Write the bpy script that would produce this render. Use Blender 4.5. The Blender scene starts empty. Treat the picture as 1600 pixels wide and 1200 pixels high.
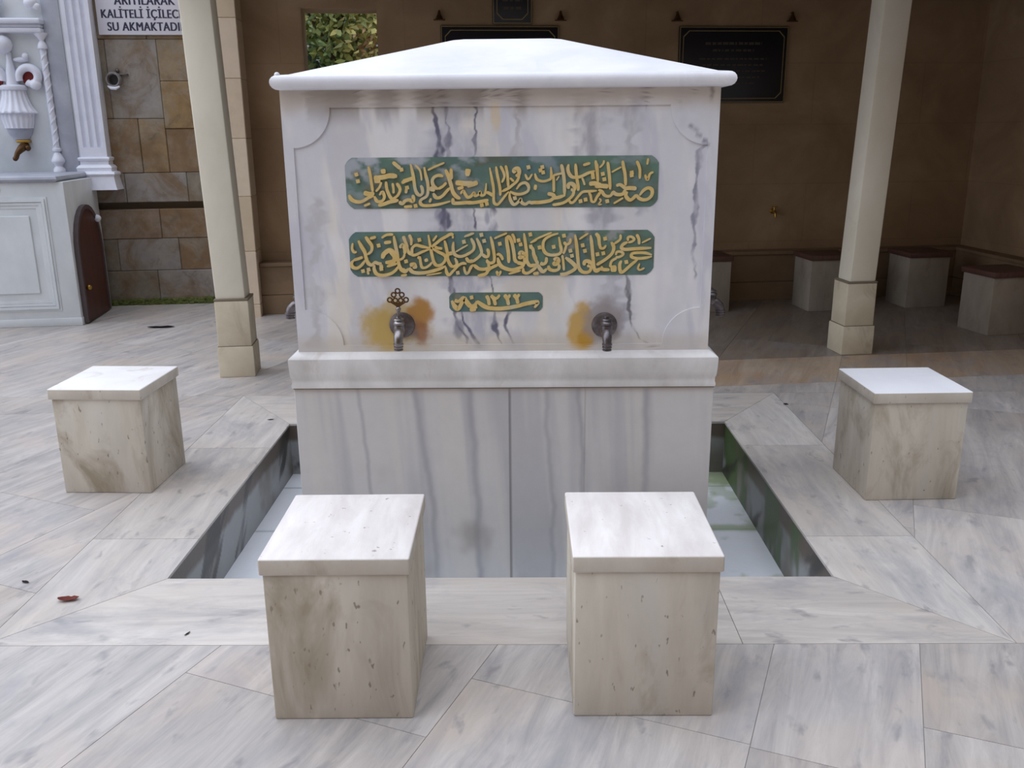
import bpy, bmesh, math, random
import numpy as np
from mathutils import Vector, Matrix

random.seed(7)
scene = bpy.context.scene
COL = scene.collection

# ------------------------------------------------------------------ camera
F_PX, PITCH, YAW, ROLL = 1404.4, 0.27344, -0.011705, -0.009038
cam_d = bpy.data.cameras.new('camera')
cam_d.sensor_fit = 'HORIZONTAL'
cam_d.sensor_width = 36.0
cam_d.lens = F_PX / 1600 * 36
cam_d.clip_start = 0.05
cam_o = bpy.data.objects.new('camera', cam_d)
COL.objects.link(cam_o)
cp, sp, cy, sy, cr, sr = (math.cos(PITCH), math.sin(PITCH), math.cos(YAW), math.sin(YAW), math.cos(ROLL), math.sin(ROLL))
r0 = Vector((cy, -sy, 0)); fw = Vector((sy * cp, cy * cp, -sp)); u0 = Vector((sy * sp, cy * sp, cp))
rt = r0 * cr + u0 * sr
up = u0 * cr - r0 * sr
M = Matrix(((rt.x, up.x, -fw.x, 0), (rt.y, up.y, -fw.y, 0), (rt.z, up.z, -fw.z, 1.4), (0, 0, 0, 1)))
cam_o.matrix_world = M
scene.camera = cam_o

# ------------------------------------------------------------------ sky and exposure
world = bpy.data.worlds.new('overcast_sky')
scene.world = world
world.use_nodes = True
nt = world.node_tree
nt.nodes.clear()
w_out = nt.nodes.new('ShaderNodeOutputWorld')
w_bg = nt.nodes.new('ShaderNodeBackground')
w_tc = nt.nodes.new('ShaderNodeTexCoord')
w_dot = nt.nodes.new('ShaderNodeVectorMath'); w_dot.operation = 'DOT_PRODUCT'
w_dot.inputs[1].default_value = Vector((-0.52, 0.03, 0.85)).normalized()
w_ramp = nt.nodes.new('ShaderNodeValToRGB')
w_ramp.color_ramp.elements[0].position = 0.60
w_ramp.color_ramp.elements[0].color = (0.085, 0.09, 0.095, 1)
w_ramp.color_ramp.elements[1].position = 1.0
w_ramp.color_ramp.elements[1].color = (0.985, 1.045, 1.175, 1)
w_map = nt.nodes.new('ShaderNodeMapRange')
w_map.inputs['From Min'].default_value = -1; w_map.inputs['From Max'].default_value = 1
nt.links.new(w_tc.outputs['Generated'], w_dot.inputs[0])
nt.links.new(w_dot.outputs['Value'], w_map.inputs['Value'])
nt.links.new(w_map.outputs['Result'], w_ramp.inputs['Fac'])
nt.links.new(w_ramp.outputs['Color'], w_bg.inputs['Color'])
w_bg.inputs['Strength'].default_value = 2.25
nt.links.new(w_bg.outputs['Background'], w_out.inputs['Surface'])

scene.view_settings.view_transform = 'Standard'
scene.view_settings.look = 'None'
scene.view_settings.gamma = 1.0
scene.view_settings.use_curve_mapping = False
scene.view_settings.exposure = 0.09

# ------------------------------------------------------------------ helpers
def lin(r, g, b):
    def f(c):
        c /= 255.0
        return c / 12.92 if c <= 0.04045 else ((c + 0.055) / 1.055) ** 2.4
    return (f(r), f(g), f(b), 1.0)

class Nodes:
    def __init__(self, name):
        self.m = bpy.data.materials.new(name)
        self.m.use_nodes = True
        self.t = self.m.node_tree
        self.b = self.t.nodes['Principled BSDF']
    def n(self, kind, **kw):
        x = self.t.nodes.new(kind)
        for k, v in kw.items():
            setattr(x, k, v)
        return x
    def l(self, a, b):
        self.t.links.new(a, b)
    def coords(self, scale=(1, 1, 1), rot=(0, 0, 0), rnd=True):
        tc = self.n('ShaderNodeTexCoord')
        mp = self.n('ShaderNodeMapping')
        mp.inputs['Scale'].default_value = scale
        mp.inputs['Rotation'].default_value = rot
        if rnd:
            oi = self.n('ShaderNodeObjectInfo')
            ml = self.n('ShaderNodeMath', operation='MULTIPLY'); ml.inputs[1].default_value = 37.0
            self.l(oi.outputs['Random'], ml.inputs[0])
            ad = self.n('ShaderNodeVectorMath', operation='ADD')
            cb = self.n('ShaderNodeCombineXYZ')
            for i in range(3):
                self.l(ml.outputs[0], cb.inputs[i])
            self.l(tc.outputs['Object'], ad.inputs[0]); self.l(cb.outputs[0], ad.inputs[1])
            self.l(ad.outputs[0], mp.inputs['Vector'])
        else:
            self.l(tc.outputs['Object'], mp.inputs['Vector'])
        return mp.outputs['Vector']
    def noise(self, vec, scale=5, detail=4, rough=0.55, dist=0.0):
        x = self.n('ShaderNodeTexNoise')
        x.inputs['Scale'].default_value = scale; x.inputs['Detail'].default_value = detail
        x.inputs['Roughness'].default_value = rough; x.inputs['Distortion'].default_value = dist
        self.l(vec, x.inputs['Vector'])
        return x.outputs['Fac']
    def ramp(self, fac, stops):
        x = self.n('ShaderNodeValToRGB')
        e = x.color_ramp.elements
        while len(e) > 1:
            e.remove(e[-1])
        e[0].position = stops[0][0]; e[0].color = stops[0][1]
        for p, c in stops[1:]:
            k = e.new(p); k.color = c
        self.l(fac, x.inputs['Fac'])
        return x.outputs['Color']
    def mix(self, fac, a, b, mode='MIX'):
        x = self.n('ShaderNodeMix'); x.data_type = 'RGBA'; x.blend_type = mode
        for src, i in ((fac, 0), (a, 6), (b, 7)):
            if isinstance(src, (float, int)):
                x.inputs[i].default_value = src
            elif isinstance(src, tuple):
                x.inputs[i].default_value = src
            else:
                self.l(src, x.inputs[i])
        return x.outputs[2]
    def bump(self, h, strength=0.3, dist=0.01):
        x = self.n('ShaderNodeBump')
        x.inputs['Strength'].default_value = strength; x.inputs['Distance'].default_value = dist
        self.l(h, x.inputs['Height'])
        self.l(x.outputs['Normal'], self.b.inputs['Normal'])
    def done(self, color, rough=0.6, metal=0.0, spec=0.5):
        if isinstance(color, tuple):
            self.b.inputs['Base Color'].default_value = color
        else:
            self.l(color, self.b.inputs['Base Color'])
        if isinstance(rough, (float, int)):
            self.b.inputs['Roughness'].default_value = rough
        else:
            self.l(rough, self.b.inputs['Roughness'])
        self.b.inputs['Metallic'].default_value = metal
        self.b.inputs['Specular IOR Level'].default_value = spec
        return self.m

BW = lambda v: (v, v, v, 1)

def stone(name, c1, c2, scale=4, stretch=(1, 1, 1), rough=0.6, pits=None, dirt=None, bump=0.15, third=None):
    """two-tone stone: stretched noise between c1 and c2, optional pits and dirt stains"""
    k = Nodes(name)
    v = k.coords(stretch)
    f = k.noise(v, scale, 6, 0.6, 0.4)
    col = k.ramp(f, [(0.32, c1), (0.68, c2)])
    if third:
        f3 = k.noise(v, scale * 0.35, 3, 0.5, 1.0)
        col = k.mix(k.ramp(f3, [(0.52, BW(0)), (0.72, BW(0.7))]), col, third)
    if pits:
        vp = k.coords((1, 1, 0.45))
        fp = k.noise(vp, pits[0], 2, 0.5, 0.0)
        col = k.mix(k.ramp(fp, [(pits[1], BW(0)), (pits[1] + 0.05, BW(0.75))]), col, pits[2])
    if dirt:
        vd = k.coords((1, 1, 0.5))
        fd = k.noise(vd, dirt[0], 5, 0.65, 0.8)
        col = k.mix(k.ramp(fd, [(dirt[1], BW(0)), (dirt[1] + 0.2, BW(dirt[3]))]), col, dirt[2])
    fb = k.noise(k.coords(), 60, 4, 0.6)
    k.bump(fb, bump, 0.004)
    return k.done(col, rough)

def plain(name, c, rough=0.5, metal=0.0, spec=0.5, var=0.0):
    k = Nodes(name)
    if var:
        f = k.noise(k.coords(), 25, 4, 0.6)
        col = k.mix(f, tuple(x * (1 - var) for x in c[:3]) + (1,), tuple(min(1, x * (1 + var)) for x in c[:3]) + (1,))
    else:
        col = c
    return k.done(col, rough, metal, spec)

def painted(name, rough=0.5, detail=0.0, spec=0.5, attr='Col', fine=60, blotch=None):
    """colour carried by the mesh: the stone's own veins, blocks and stains"""
    k = Nodes(name)
    a = k.n('ShaderNodeAttribute'); a.attribute_name = attr
    col = a.outputs['Color']
    v = k.coords()
    if blotch:
        col = k.mix(k.ramp(k.noise(v, 5, 5, 0.65, 0.6), [(0.44, BW(0)), (0.66, BW(0.8))]), col, blotch[0])
        col = k.mix(k.ramp(k.noise(v, 3.1, 5, 0.65, 0.9), [(0.46, BW(0)), (0.66, BW(0.8))]), col, blotch[1])
        col = k.mix(k.ramp(k.noise(v, 9, 6, 0.7, 0.9), [(0.56, BW(0)), (0.72, BW(0.7))]), col, lin(112, 100, 86))
    if detail:
        f = k.noise(v, fine * 0.3, 6, 0.65)
        col = k.mix(1.0, col, k.ramp(f, [(0.25, BW(1 - detail)), (0.75, BW(1.0))]), 'MULTIPLY')
    k.bump(k.noise(v, fine, 4, 0.6), 0.2, 0.004)
    return k.done(col, rough, 0, spec)

class MB:
    """collects shapes; build() links them as one mesh object"""
    def __init__(self):
        self.bm = bmesh.new()
        self.cols = {}
    def add_bm(self, other, mat=None):
        me = bpy.data.meshes.new('tmp')
        other.to_mesh(me); other.free()
        if mat is not None:
            me.transform(mat)
        self.bm.from_mesh(me)
        bpy.data.meshes.remove(me)
        return self
    def box(self, x0, x1, y0, y1, z0, z1, bev=0.0, seg=2, mat=None):
        b = bmesh.new()
        bmesh.ops.create_cube(b, size=1)
        for v in b.verts:
            v.co = Vector((x0 + (v.co.x + .5) * (x1 - x0), y0 + (v.co.y + .5) * (y1 - y0), z0 + (v.co.z + .5) * (z1 - z0)))
        if bev:
            bmesh.ops.bevel(b, geom=b.edges[:], offset=bev, segments=seg, affect='EDGES', profile=0.5)
        return self.add_bm(b, mat)
    def lathe(self, prof, n=24, mat=None, flute=None):
        """profile of (radius, z) turned about z"""
        b = bmesh.new()
        rings = []
        for r, z in prof:
            ring = []
            for i in range(n):
                a = 2 * math.pi * i / n
                rr = r
                if flute:
                    rr = r * (1 + flute[1] * math.cos(flute[0] * a))
                ring.append(b.verts.new((rr * math.cos(a), rr * math.sin(a), z)))
            rings.append(ring)
        for p, q in zip(rings, rings[1:]):
            for i in range(n):
                b.faces.new((p[i], p[(i + 1) % n], q[(i + 1) % n], q[i]))
        if prof[0][0] > 1e-6:
            b.faces.new(rings[0][::-1])
        if prof[-1][0] > 1e-6:
            b.faces.new(rings[-1])
        bmesh.ops.recalc_face_normals(b, faces=b.faces[:])
        return self.add_bm(b, mat)
    def tube(self, pts, rad, n=10, mat=None):
        """round tube through pts; rad is one number or one per point"""
        b = bmesh.new()
        pts = [Vector(p) for p in pts]
        rads = rad if isinstance(rad, (list, tuple)) else [rad] * len(pts)
        up_ = None
        rings = []
        for i, p in enumerate(pts):
            t = (pts[min(i + 1, len(pts) - 1)] - pts[max(i - 1, 0)]).normalized()
            if up_ is None:
                up_ = Vector((0, 0, 1)) if abs(t.z) < 0.9 else Vector((1, 0, 0))
            s = t.cross(up_).normalized(); up_ = s.cross(t).normalized()
            rings.append([b.verts.new(p + (s * math.cos(2 * math.pi * j / n) + up_ * math.sin(2 * math.pi * j / n)) * rads[i]) for j in range(n)])
        for p, q in zip(rings, rings[1:]):
            for i in range(n):
                b.faces.new((p[i], p[(i + 1) % n], q[(i + 1) % n], q[i]))
        b.faces.new(rings[0][::-1]); b.faces.new(rings[-1])
        bmesh.ops.recalc_face_normals(b, faces=b.faces[:])
        return self.add_bm(b, mat)
    def ring(self, R, r, n=16, m=8, mat=None):
        b = bmesh.new()
        rs = []
        for i in range(n):
            a = 2 * math.pi * i / n
            rs.append([b.verts.new(((R + r * math.cos(2 * math.pi * j / m)) * math.cos(a), (R + r * math.cos(2 * math.pi * j / m)) * math.sin(a), r * math.sin(2 * math.pi * j / m))) for j in range(m)])
        for i in range(n):
            p, q = rs[i], rs[(i + 1) % n]
            for j in range(m):
                b.faces.new((p[j], q[j], q[(j + 1) % m], p[(j + 1) % m]))
        bmesh.ops.recalc_face_normals(b, faces=b.faces[:])
        return self.add_bm(b, mat)
    def ball(self, c, r, sc=(1, 1, 1), sub=2):
        b = bmesh.new()
        bmesh.ops.create_icosphere(b, subdivisions=sub, radius=r)
        for v in b.verts:
            v.co = Vector((v.co.x * sc[0] + c[0], v.co.y * sc[1] + c[1], v.co.z * sc[2] + c[2]))
        return self.add_bm(b)
    def prism(self, loops, y0, y1, bev=0.0, mat=None):
        """outer loop and holes in (x, z), extruded from y0 (front) to y1"""
        b = bmesh.new()
        edges = []
        for lp in loops:
            vs = [b.verts.new((x, y0, z)) for x, z in lp]
            edges += [b.edges.new((vs[i], vs[(i + 1) % len(vs)])) for i in range(len(vs))]
        bmesh.ops.triangle_fill(b, use_beauty=True, use_dissolve=False, edges=edges)
        r = bmesh.ops.extrude_face_region(b, geom=b.faces[:])
        for e in r['geom']:
            if isinstance(e, bmesh.types.BMVert):
                e.co.y = y1
        bmesh.ops.recalc_face_normals(b, faces=b.faces[:])
        return self.add_bm(b, mat)
    def loft(self, loops, cap=True, mat=None):
        """closed loops of 3D points of equal length"""
        b = bmesh.new()
        L = [[b.verts.new(p) for p in lp] for lp in loops]
        n = len(L[0])
        for p, q in zip(L, L[1:]):
            for i in range(n):
                b.faces.new((p[i], p[(i + 1) % n], q[(i + 1) % n], q[i]))
        if cap:
            b.faces.new(L[0][::-1]); b.faces.new(L[-1])
        bmesh.ops.recalc_face_normals(b, faces=b.faces[:])
        return self.add_bm(b, mat)
    def build(self, name, mat, parent=None, world=False, smooth=True, sharp=40):
        """world=True: the shapes were given in world coordinates"""
        me = bpy.data.meshes.new(name)
        if world and parent is not None:
            inv = wm(parent).inverted()
            bmesh.ops.transform(self.bm, matrix=inv, verts=self.bm.verts[:])
        self.bm.to_mesh(me); self.bm.free()
        return link(name, me, mat, parent, smooth, sharp)

def wm(o):
    m = Matrix.Translation(o.location) @ o.rotation_euler.to_matrix().to_4x4()
    return wm(o.parent) @ m if o.parent else m

def link(name, me, mat, parent=None, smooth=True, sharp=40):
    o = bpy.data.objects.new(name, me)
    COL.objects.link(o)
    me.materials.append(mat)
    if smooth and len(me.polygons):
        me.polygons.foreach_set('use_smooth', [True] * len(me.polygons))
        me.set_sharp_from_angle(angle=math.radians(sharp))
    if parent is not None:
        o.parent = parent
    return o

def empty(name, loc, rz, label, cat, group=None):
    o = bpy.data.objects.new(name, None)
    COL.objects.link(o)
    o.empty_display_size = 0.1
    o.location = loc; o.rotation_euler = (0, 0, rz)
    tag(o, label, cat, group)
    return o

def tag(o, label, cat, group=None, kind=None):
    o['label'] = label; o['category'] = cat
    if group: o['group'] = group
    if kind: o['kind'] = kind
    return o

def struct(o):
    o['kind'] = 'structure'
    return o

def copy_tree(o, parent=None):
    c = o.copy(); COL.objects.link(c)
    c.parent = parent
    for ch in list(o.children):
        copy_tree(ch, c)
    return c

def set_colors(me, cols, domain='POINT', name='Col'):
    a = me.color_attributes.new(name, 'FLOAT_COLOR', domain)
    a.data.foreach_set('color', np.asarray(cols, dtype=np.float32).ravel())

def _hash(ix, iy, seed):
    n = (ix.astype(np.int64) * 374761393 + iy.astype(np.int64) * 668265263 + seed * 974634777) & 0x7fffffff
    n = ((n ^ (n >> 13)) * 1274126177) & 0x7fffffff
    return ((n ^ (n >> 16)) & 0xffff) / 65535.0

def vn(x, y, seed=0):
    ix = np.floor(x); iy = np.floor(y)
    fx = x - ix; fy = y - iy
    fx = fx * fx * (3 - 2 * fx); fy = fy * fy * (3 - 2 * fy)
    a = _hash(ix, iy, seed); b = _hash(ix + 1, iy, seed); c = _hash(ix, iy + 1, seed); d = _hash(ix + 1, iy + 1, seed)
    return (a * (1 - fx) + b * fx) * (1 - fy) + (c * (1 - fx) + d * fx) * fy

def fbm(x, y, seed=0, oct=4):
    s = 0; amp = 0.5; tot = 0
    for i in range(oct):
        s = s + amp * vn(x * 2 ** i, y * 2 ** i, seed + i * 17); tot += amp; amp *= 0.55
    return s / tot

def sstep(a, b, x):
    t = np.clip((x - a) / (b - a), 0, 1)
    return t * t * (3 - 2 * t)

# ------------------------------------------------------------------ materials
M_stool_body = stone('travertine_body', lin(190, 181, 166), lin(212, 204, 190), 6, (1.6, 1.6, 0.3), 0.75, pits=(60, 0.68, lin(120, 110, 94)), dirt=(4.5, 0.50, lin(146, 132, 108), 0.8), third=lin(200, 194, 186))
M_stool_cap = stone('travertine_cap', lin(214, 206, 202), lin(238, 233, 230), 7, (2.2, 0.5, 1), 0.55, pits=(45, 0.70, lin(150, 138, 128)), dirt=(4, 0.66, lin(190, 172, 155), 0.5))
M_cap_side = stone('travertine_sawn_side', lin(188, 178, 164), lin(208, 200, 188), 6, (1, 1, 0.6), 0.7, pits=(45, 0.70, lin(128, 116, 100)), dirt=(7, 0.56, lin(150, 136, 114), 0.6))
M_cap_worn = stone('worn_marble_cap', lin(226, 222, 220), lin(240, 238, 238), 5, (1, 1, 1), 0.5, dirt=(6, 0.58, lin(176, 158, 136), 0.6))
M_cap_white = stone('white_marble_cap', lin(232, 232, 238), lin(242, 242, 246), 4, (1, 1, 1), 0.5)
M_lid = stone('white_marble_lid', lin(222, 222, 230), lin(244, 244, 248), 3, (1, 1, 1), 0.4, dirt=(5, 0.62, lin(200, 198, 205), 0.5))
M_edge_marble = stone('ledge_marble', lin(204, 201, 199), lin(234, 231, 230), 3.5, (1.6, 1, 1), 0.45, dirt=(6, 0.55, lin(176, 162, 144), 0.65))
M_side_marble = stone('grey_veined_marble', lin(196, 193, 194), lin(222, 220, 220), 4, (4, 4, 0.35), 0.45)
M_paint = painted('veined_marble', 0.42, 0.06)
M_green = painted('green_enamel', 0.5, 0.12, fine=120)
M_gold = stone('gold_paint', lin(212, 178, 106), lin(224, 196, 132), 30, (1, 1, 1), 0.5, third=lin(200, 192, 164), bump=0.1)
M_chrome = stone('tarnished_chrome', lin(104, 98, 98), lin(160, 154, 154), 30, (1, 1, 1), 0.28, bump=0.05); M_chrome.node_tree.nodes['Principled BSDF'].inputs['Metallic'].default_value = 1.0
M_darkchrome = stone('dark_chrome', lin(84, 78, 80), lin(126, 120, 122), 30, (1, 1, 1), 0.35, bump=0.05); M_darkchrome.node_tree.nodes['Principled BSDF'].inputs['Metallic'].default_value = 0.9
M_bronze = plain('aged_bronze', lin(92, 66, 40), 0.45, 0.7, var=0.2)
M_brass = plain('brass', lin(176, 140, 70), 0.35, 0.9, var=0.2)
M_pillar = stone('pillar_limestone', lin(214, 207, 188), lin(228, 222, 206), 2.5, (1, 1, 0.6), 0.75, dirt=(3, 0.66, lin(150, 146, 128), 0.6))
M_pillar_base = stone('pillar_base_limestone', lin(192, 180, 156), lin(212, 202, 180), 4, (1, 1, 1), 0.8, dirt=(5, 0.58, lin(138, 122, 98), 0.7))
M_joint = plain('mortar', lin(120, 108, 92), 0.9)
M_white = stone('white_painted_marble', lin(214, 218, 232), lin(232, 234, 246), 5, (1, 1, 1), 0.4, bump=0.05)
M_greywhite = stone('grey_white_marble', lin(206, 212, 216), lin(226, 230, 234), 3, (1, 1, 0.6), 0.45, bump=0.05)
M_slabgrey = stone('shelf_grey_marble', lin(158, 162, 176), lin(182, 186, 198), 5, (1, 1, 1), 0.4, bump=0.05)
M_red = plain('dark_red_paint', lin(128, 34, 32), 0.6, var=0.1)
M_door = stone('brown_door_paint', lin(72, 38, 32), lin(88, 48, 40), 6, (3, 3, 0.4), 0.45, bump=0.05)
M_woodtop = stone('dark_stained_wood', lin(78, 52, 46), lin(98, 68, 58), 10, (6, 0.6, 1), 0.5, bump=0.05)
M_plaque = plain('black_plaque', lin(30, 30, 38), 0.35, var=0.1)
M_platerim = plain('plaque_gold_line', lin(140, 122, 78), 0.5, var=0.15)
M_platetext = plain('plaque_faded_gold', lin(72, 64, 50), 0.6, var=0.2)
M_sign = plain('white_sign_board', lin(214, 214, 226), 0.4, var=0.02)
M_signtext = plain('navy_sign_paint', lin(44, 46, 72), 0.5)
M_block = painted('old_ashlar', 0.9, 0.3, fine=40, blotch=(lin(154, 146, 134), lin(128, 102, 72)))
M_pier = painted('cream_ashlar', 0.85, 0.12, fine=40)
M_tan = None
k = Nodes('tan_portico_stone')
v = k.coords(rnd=False)
f = k.noise(v, 1.6, 5, 0.6, 0.6)
col = k.ramp(f, [(0.3, lin(138, 112, 84)), (0.55, lin(160, 133, 103)), (0.75, lin(176, 151, 122))])
br = k.n('ShaderNodeTexBrick')
mp = k.n('ShaderNodeMapping'); mp.inputs['Rotation'].default_value = (math.radians(90), 0, 0)
k.l(v, mp.inputs['Vector']); k.l(mp.outputs['Vector'], br.inputs['Vector'])
br.inputs['Scale'].default_value = 1.0
br.inputs['Brick Width'].default_value = 0.95; br.inputs['Row Height'].default_value = 0.48
br.inputs['Mortar Size'].default_value = 0.006; br.inputs['Mortar Smooth'].default_value = 0.4
br.inputs['Color1'].default_value = BW(1); br.inputs['Color2'].default_value = BW(0.96); br.inputs['Mortar'].default_value = BW(0.88)
col = k.mix(1.0, col, br.outputs['Color'], 'MULTIPLY')
k.bump(k.noise(v, 40, 4, 0.6), 0.25, 0.004)
M_tan = k.done(col, 0.85)
M_plinth = stone('plinth_stone', lin(118, 96, 72), lin(142, 118, 92), 3, (1, 1, 1), 0.8)
M_roof = plain('ceiling_boards', lin(112, 92, 70), 0.8, var=0.08)
M_oldstool = stone('worn_shade_toned_limestone', lin(138, 128, 116), lin(162, 152, 138), 5, (1, 1, 0.4), 0.8, dirt=(5, 0.56, lin(112, 98, 82), 0.7))  # stone colours set darker to deepen the portico's shade
M_moss = stone('moss_green', lin(62, 72, 30), lin(104, 112, 58), 30, (1, 1, 1), 0.95, bump=0.6)
M_leafred = plain('red_brown_leaf', lin(140, 66, 56), 0.7, var=0.25)
M_leafdark = plain('dark_withered_leaf', lin(52, 42, 52), 0.8, var=0.25)
M_bark = stone('tree_bark', lin(70, 56, 42), lin(104, 86, 66), 12, (3, 3, 0.6), 0.9)

# foliage: each leaf its own green
k = Nodes('leaf_greens')
a = k.n('ShaderNodeAttribute'); a.attribute_name = 'Col'
M_foliage = k.done(a.outputs['Color'], 0.5)
k.b.inputs['Subsurface Weight'].default_value = 0.0

# floor marble: streaks run along each slab, every slab differs
def floor_material(name, ang, c_lo, c_hi, streak, warm=lin(204, 192, 180)):
    k = Nodes(name)
    a = k.n('ShaderNodeAttribute'); a.attribute_name = 'Rand'
    tc = k.n('ShaderNodeTexCoord')
    ad = k.n('ShaderNodeVectorMath', operation='ADD')
    sc = k.n('ShaderNodeVectorMath', operation='SCALE'); sc.inputs['Scale'].default_value = 30
    k.l(a.outputs['Color'], sc.inputs[0])
    k.l(tc.outputs['Object'], ad.inputs[0]); k.l(sc.outputs[0], ad.inputs[1])
    mp = k.n('ShaderNodeMapping'); mp.vector_type = 'TEXTURE'
    mp.inputs['Rotation'].default_value = (0, 0, ang)
    mp.inputs['Scale'].default_value = (1, 1, 1)
    k.l(ad.outputs[0], mp.inputs['Vector'])
    m2 = k.n('ShaderNodeMapping'); m2.inputs['Scale'].default_value = (6.5, 0.8, 1)
    k.l(mp.outputs['Vector'], m2.inputs['Vector'])
    f = k.noise(m2.outputs['Vector'], 2.2, 8, 0.70, 0.7)
    col = k.ramp(f, [(0.25, streak), (0.45, c_lo), (0.70, c_hi)])
    f2 = k.noise(mp.outputs['Vector'], 2.0, 4, 0.6, 0.5)
    col = k.mix(k.ramp(f2, [(0.46, BW(0)), (0.72, BW(0.6))]), col, warm)
    m3 = k.n('ShaderNodeMapping'); m3.inputs['Scale'].default_value = (2.0, 0.9, 1)
    k.l(mp.outputs['Vector'], m3.inputs['Vector'])
    f3 = k.noise(m3.outputs['Vector'], 9, 3, 0.55, 0.3)
    col = k.mix(k.ramp(f3, [(0.60, BW(0)), (0.72, BW(0.6))]), col, lin(134, 132, 136))
    f4 = k.noise(m3.outputs['Vector'], 2.6, 5, 0.65, 0.5)
    col = k.mix(k.ramp(f4, [(0.52, BW(0)), (0.70, BW(0.6))]), col, lin(152, 152, 158))
    sp_ = k.n('ShaderNodeSeparateColor'); k.l(a.outputs['Color'], sp_.inputs[0])
    col = k.mix(1.0, col, k.ramp(sp_.outputs[2], [(0.0, lin(236, 234, 232)), (0.5, lin(246, 245, 245)), (1.0, BW(1.0))]), 'MULTIPLY')
    k.bump(k.noise(tc.outputs['Object'], 45, 4, 0.6), 0.12, 0.004)
    return k.done(col, 0.42)
ANG = math.atan(0.4)
M_floor = floor_material('grey_marble_paving', -ANG, lin(178, 173, 170), lin(208, 202, 197), lin(142, 141, 147), lin(204, 188, 174))
M_kerb_x = floor_material('pale_marble_kerb', math.radians(90), lin(198, 192, 186), lin(222, 216, 209), lin(168, 166, 166))
M_kerb_y = floor_material('pale_marble_kerb_side', 0.0, lin(194, 189, 184), lin(218, 212, 206), lin(166, 164, 166))
M_grout = plain('grout', lin(160, 156, 152), 0.9)

# ------------------------------------------------------------------ floor
BX0, BX1, BY0, BY1 = -1.166, 1.008, 2.654, 4.274      # basin opening
OX0, OX1, OY0, OY1 = -1.55, 1.39, 2.255, 4.78         # outside of the kerb ring

def clip(poly, nx, ny, d):
    """keep nx*x + ny*y <= d"""
    out = []
    for i in range(len(poly)):
        a, b = poly[i], poly[(i + 1) % len(poly)]
        da = nx * a[0] + ny * a[1] - d; db = nx * b[0] + ny * b[1] - d
        if da <= 0: out.append(a)
        if (da < 0 < db) or (db < 0 < da):
            t = da / (da - db)
            out.append((a[0] + (b[0] - a[0]) * t, a[1] + (b[1] - a[1]) * t))
    return out

def slab_mesh(polys, gap, zt, zb, holes=None):
    """paving slabs as one mesh, each slab a bevelless plate with its own random colour"""
    b = bmesh.new()
    rnds = []
    for poly in polys:
        if len(poly) < 3: continue
        cx = sum(p[0] for p in poly) / len(poly); cyy = sum(p[1] for p in poly) / len(poly)
        area = abs(sum(poly[i][0] * poly[(i + 1) % len(poly)][1] - poly[(i + 1) % len(poly)][0] * poly[i][1] for i in range(len(poly)))) / 2
        if area < 0.0015: continue
        # inset towards the inside, edge by edge
        s = poly
        sgn = 1 if sum(poly[i][0] * poly[(i + 1) % len(poly)][1] - poly[(i + 1) % len(poly)][0] * poly[i][1] for i in range(len(poly))) > 0 else -1
        for i in range(len(poly)):
            p, q = poly[i], poly[(i + 1) % len(poly)]
            dx, dy = q[0] - p[0], q[1] - p[1]
            L = math.hypot(dx, dy)
            if L < 1e-6: continue
            nx, ny = sgn * dy / L, -sgn * dx / L
            s = clip(s, nx, ny, nx * p[0] + ny * p[1] - gap / 2)
            if len(s) < 3: break
        if len(s) < 3: continue
        r = (random.random(), random.random(), random.random(), 1)
        top = [b.verts.new((x, y, zt)) for x, y in s]
        bot = [b.verts.new((x, y, zb)) for x, y in s]
        if sgn < 0: top.reverse(); bot.reverse()
        fs = [b.faces.new(top)]
        for i in range(len(top)):
            fs.append(b.faces.new((top[i], bot[i], bot[(i + 1) % len(top)], top[(i + 1) % len(top)])))
        rnds += [r] * len(fs)
    bmesh.ops.recalc_face_normals(b, faces=b.faces[:])
    me = bpy.data.meshes.new('slabs')
    b.to_mesh(me); b.free()
    cols = []
    for p, r in zip(me.polygons, rnds):
        cols += [r] * p.loop_total
    set_colors(me, cols, 'CORNER', 'Rand')
    return me

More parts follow.
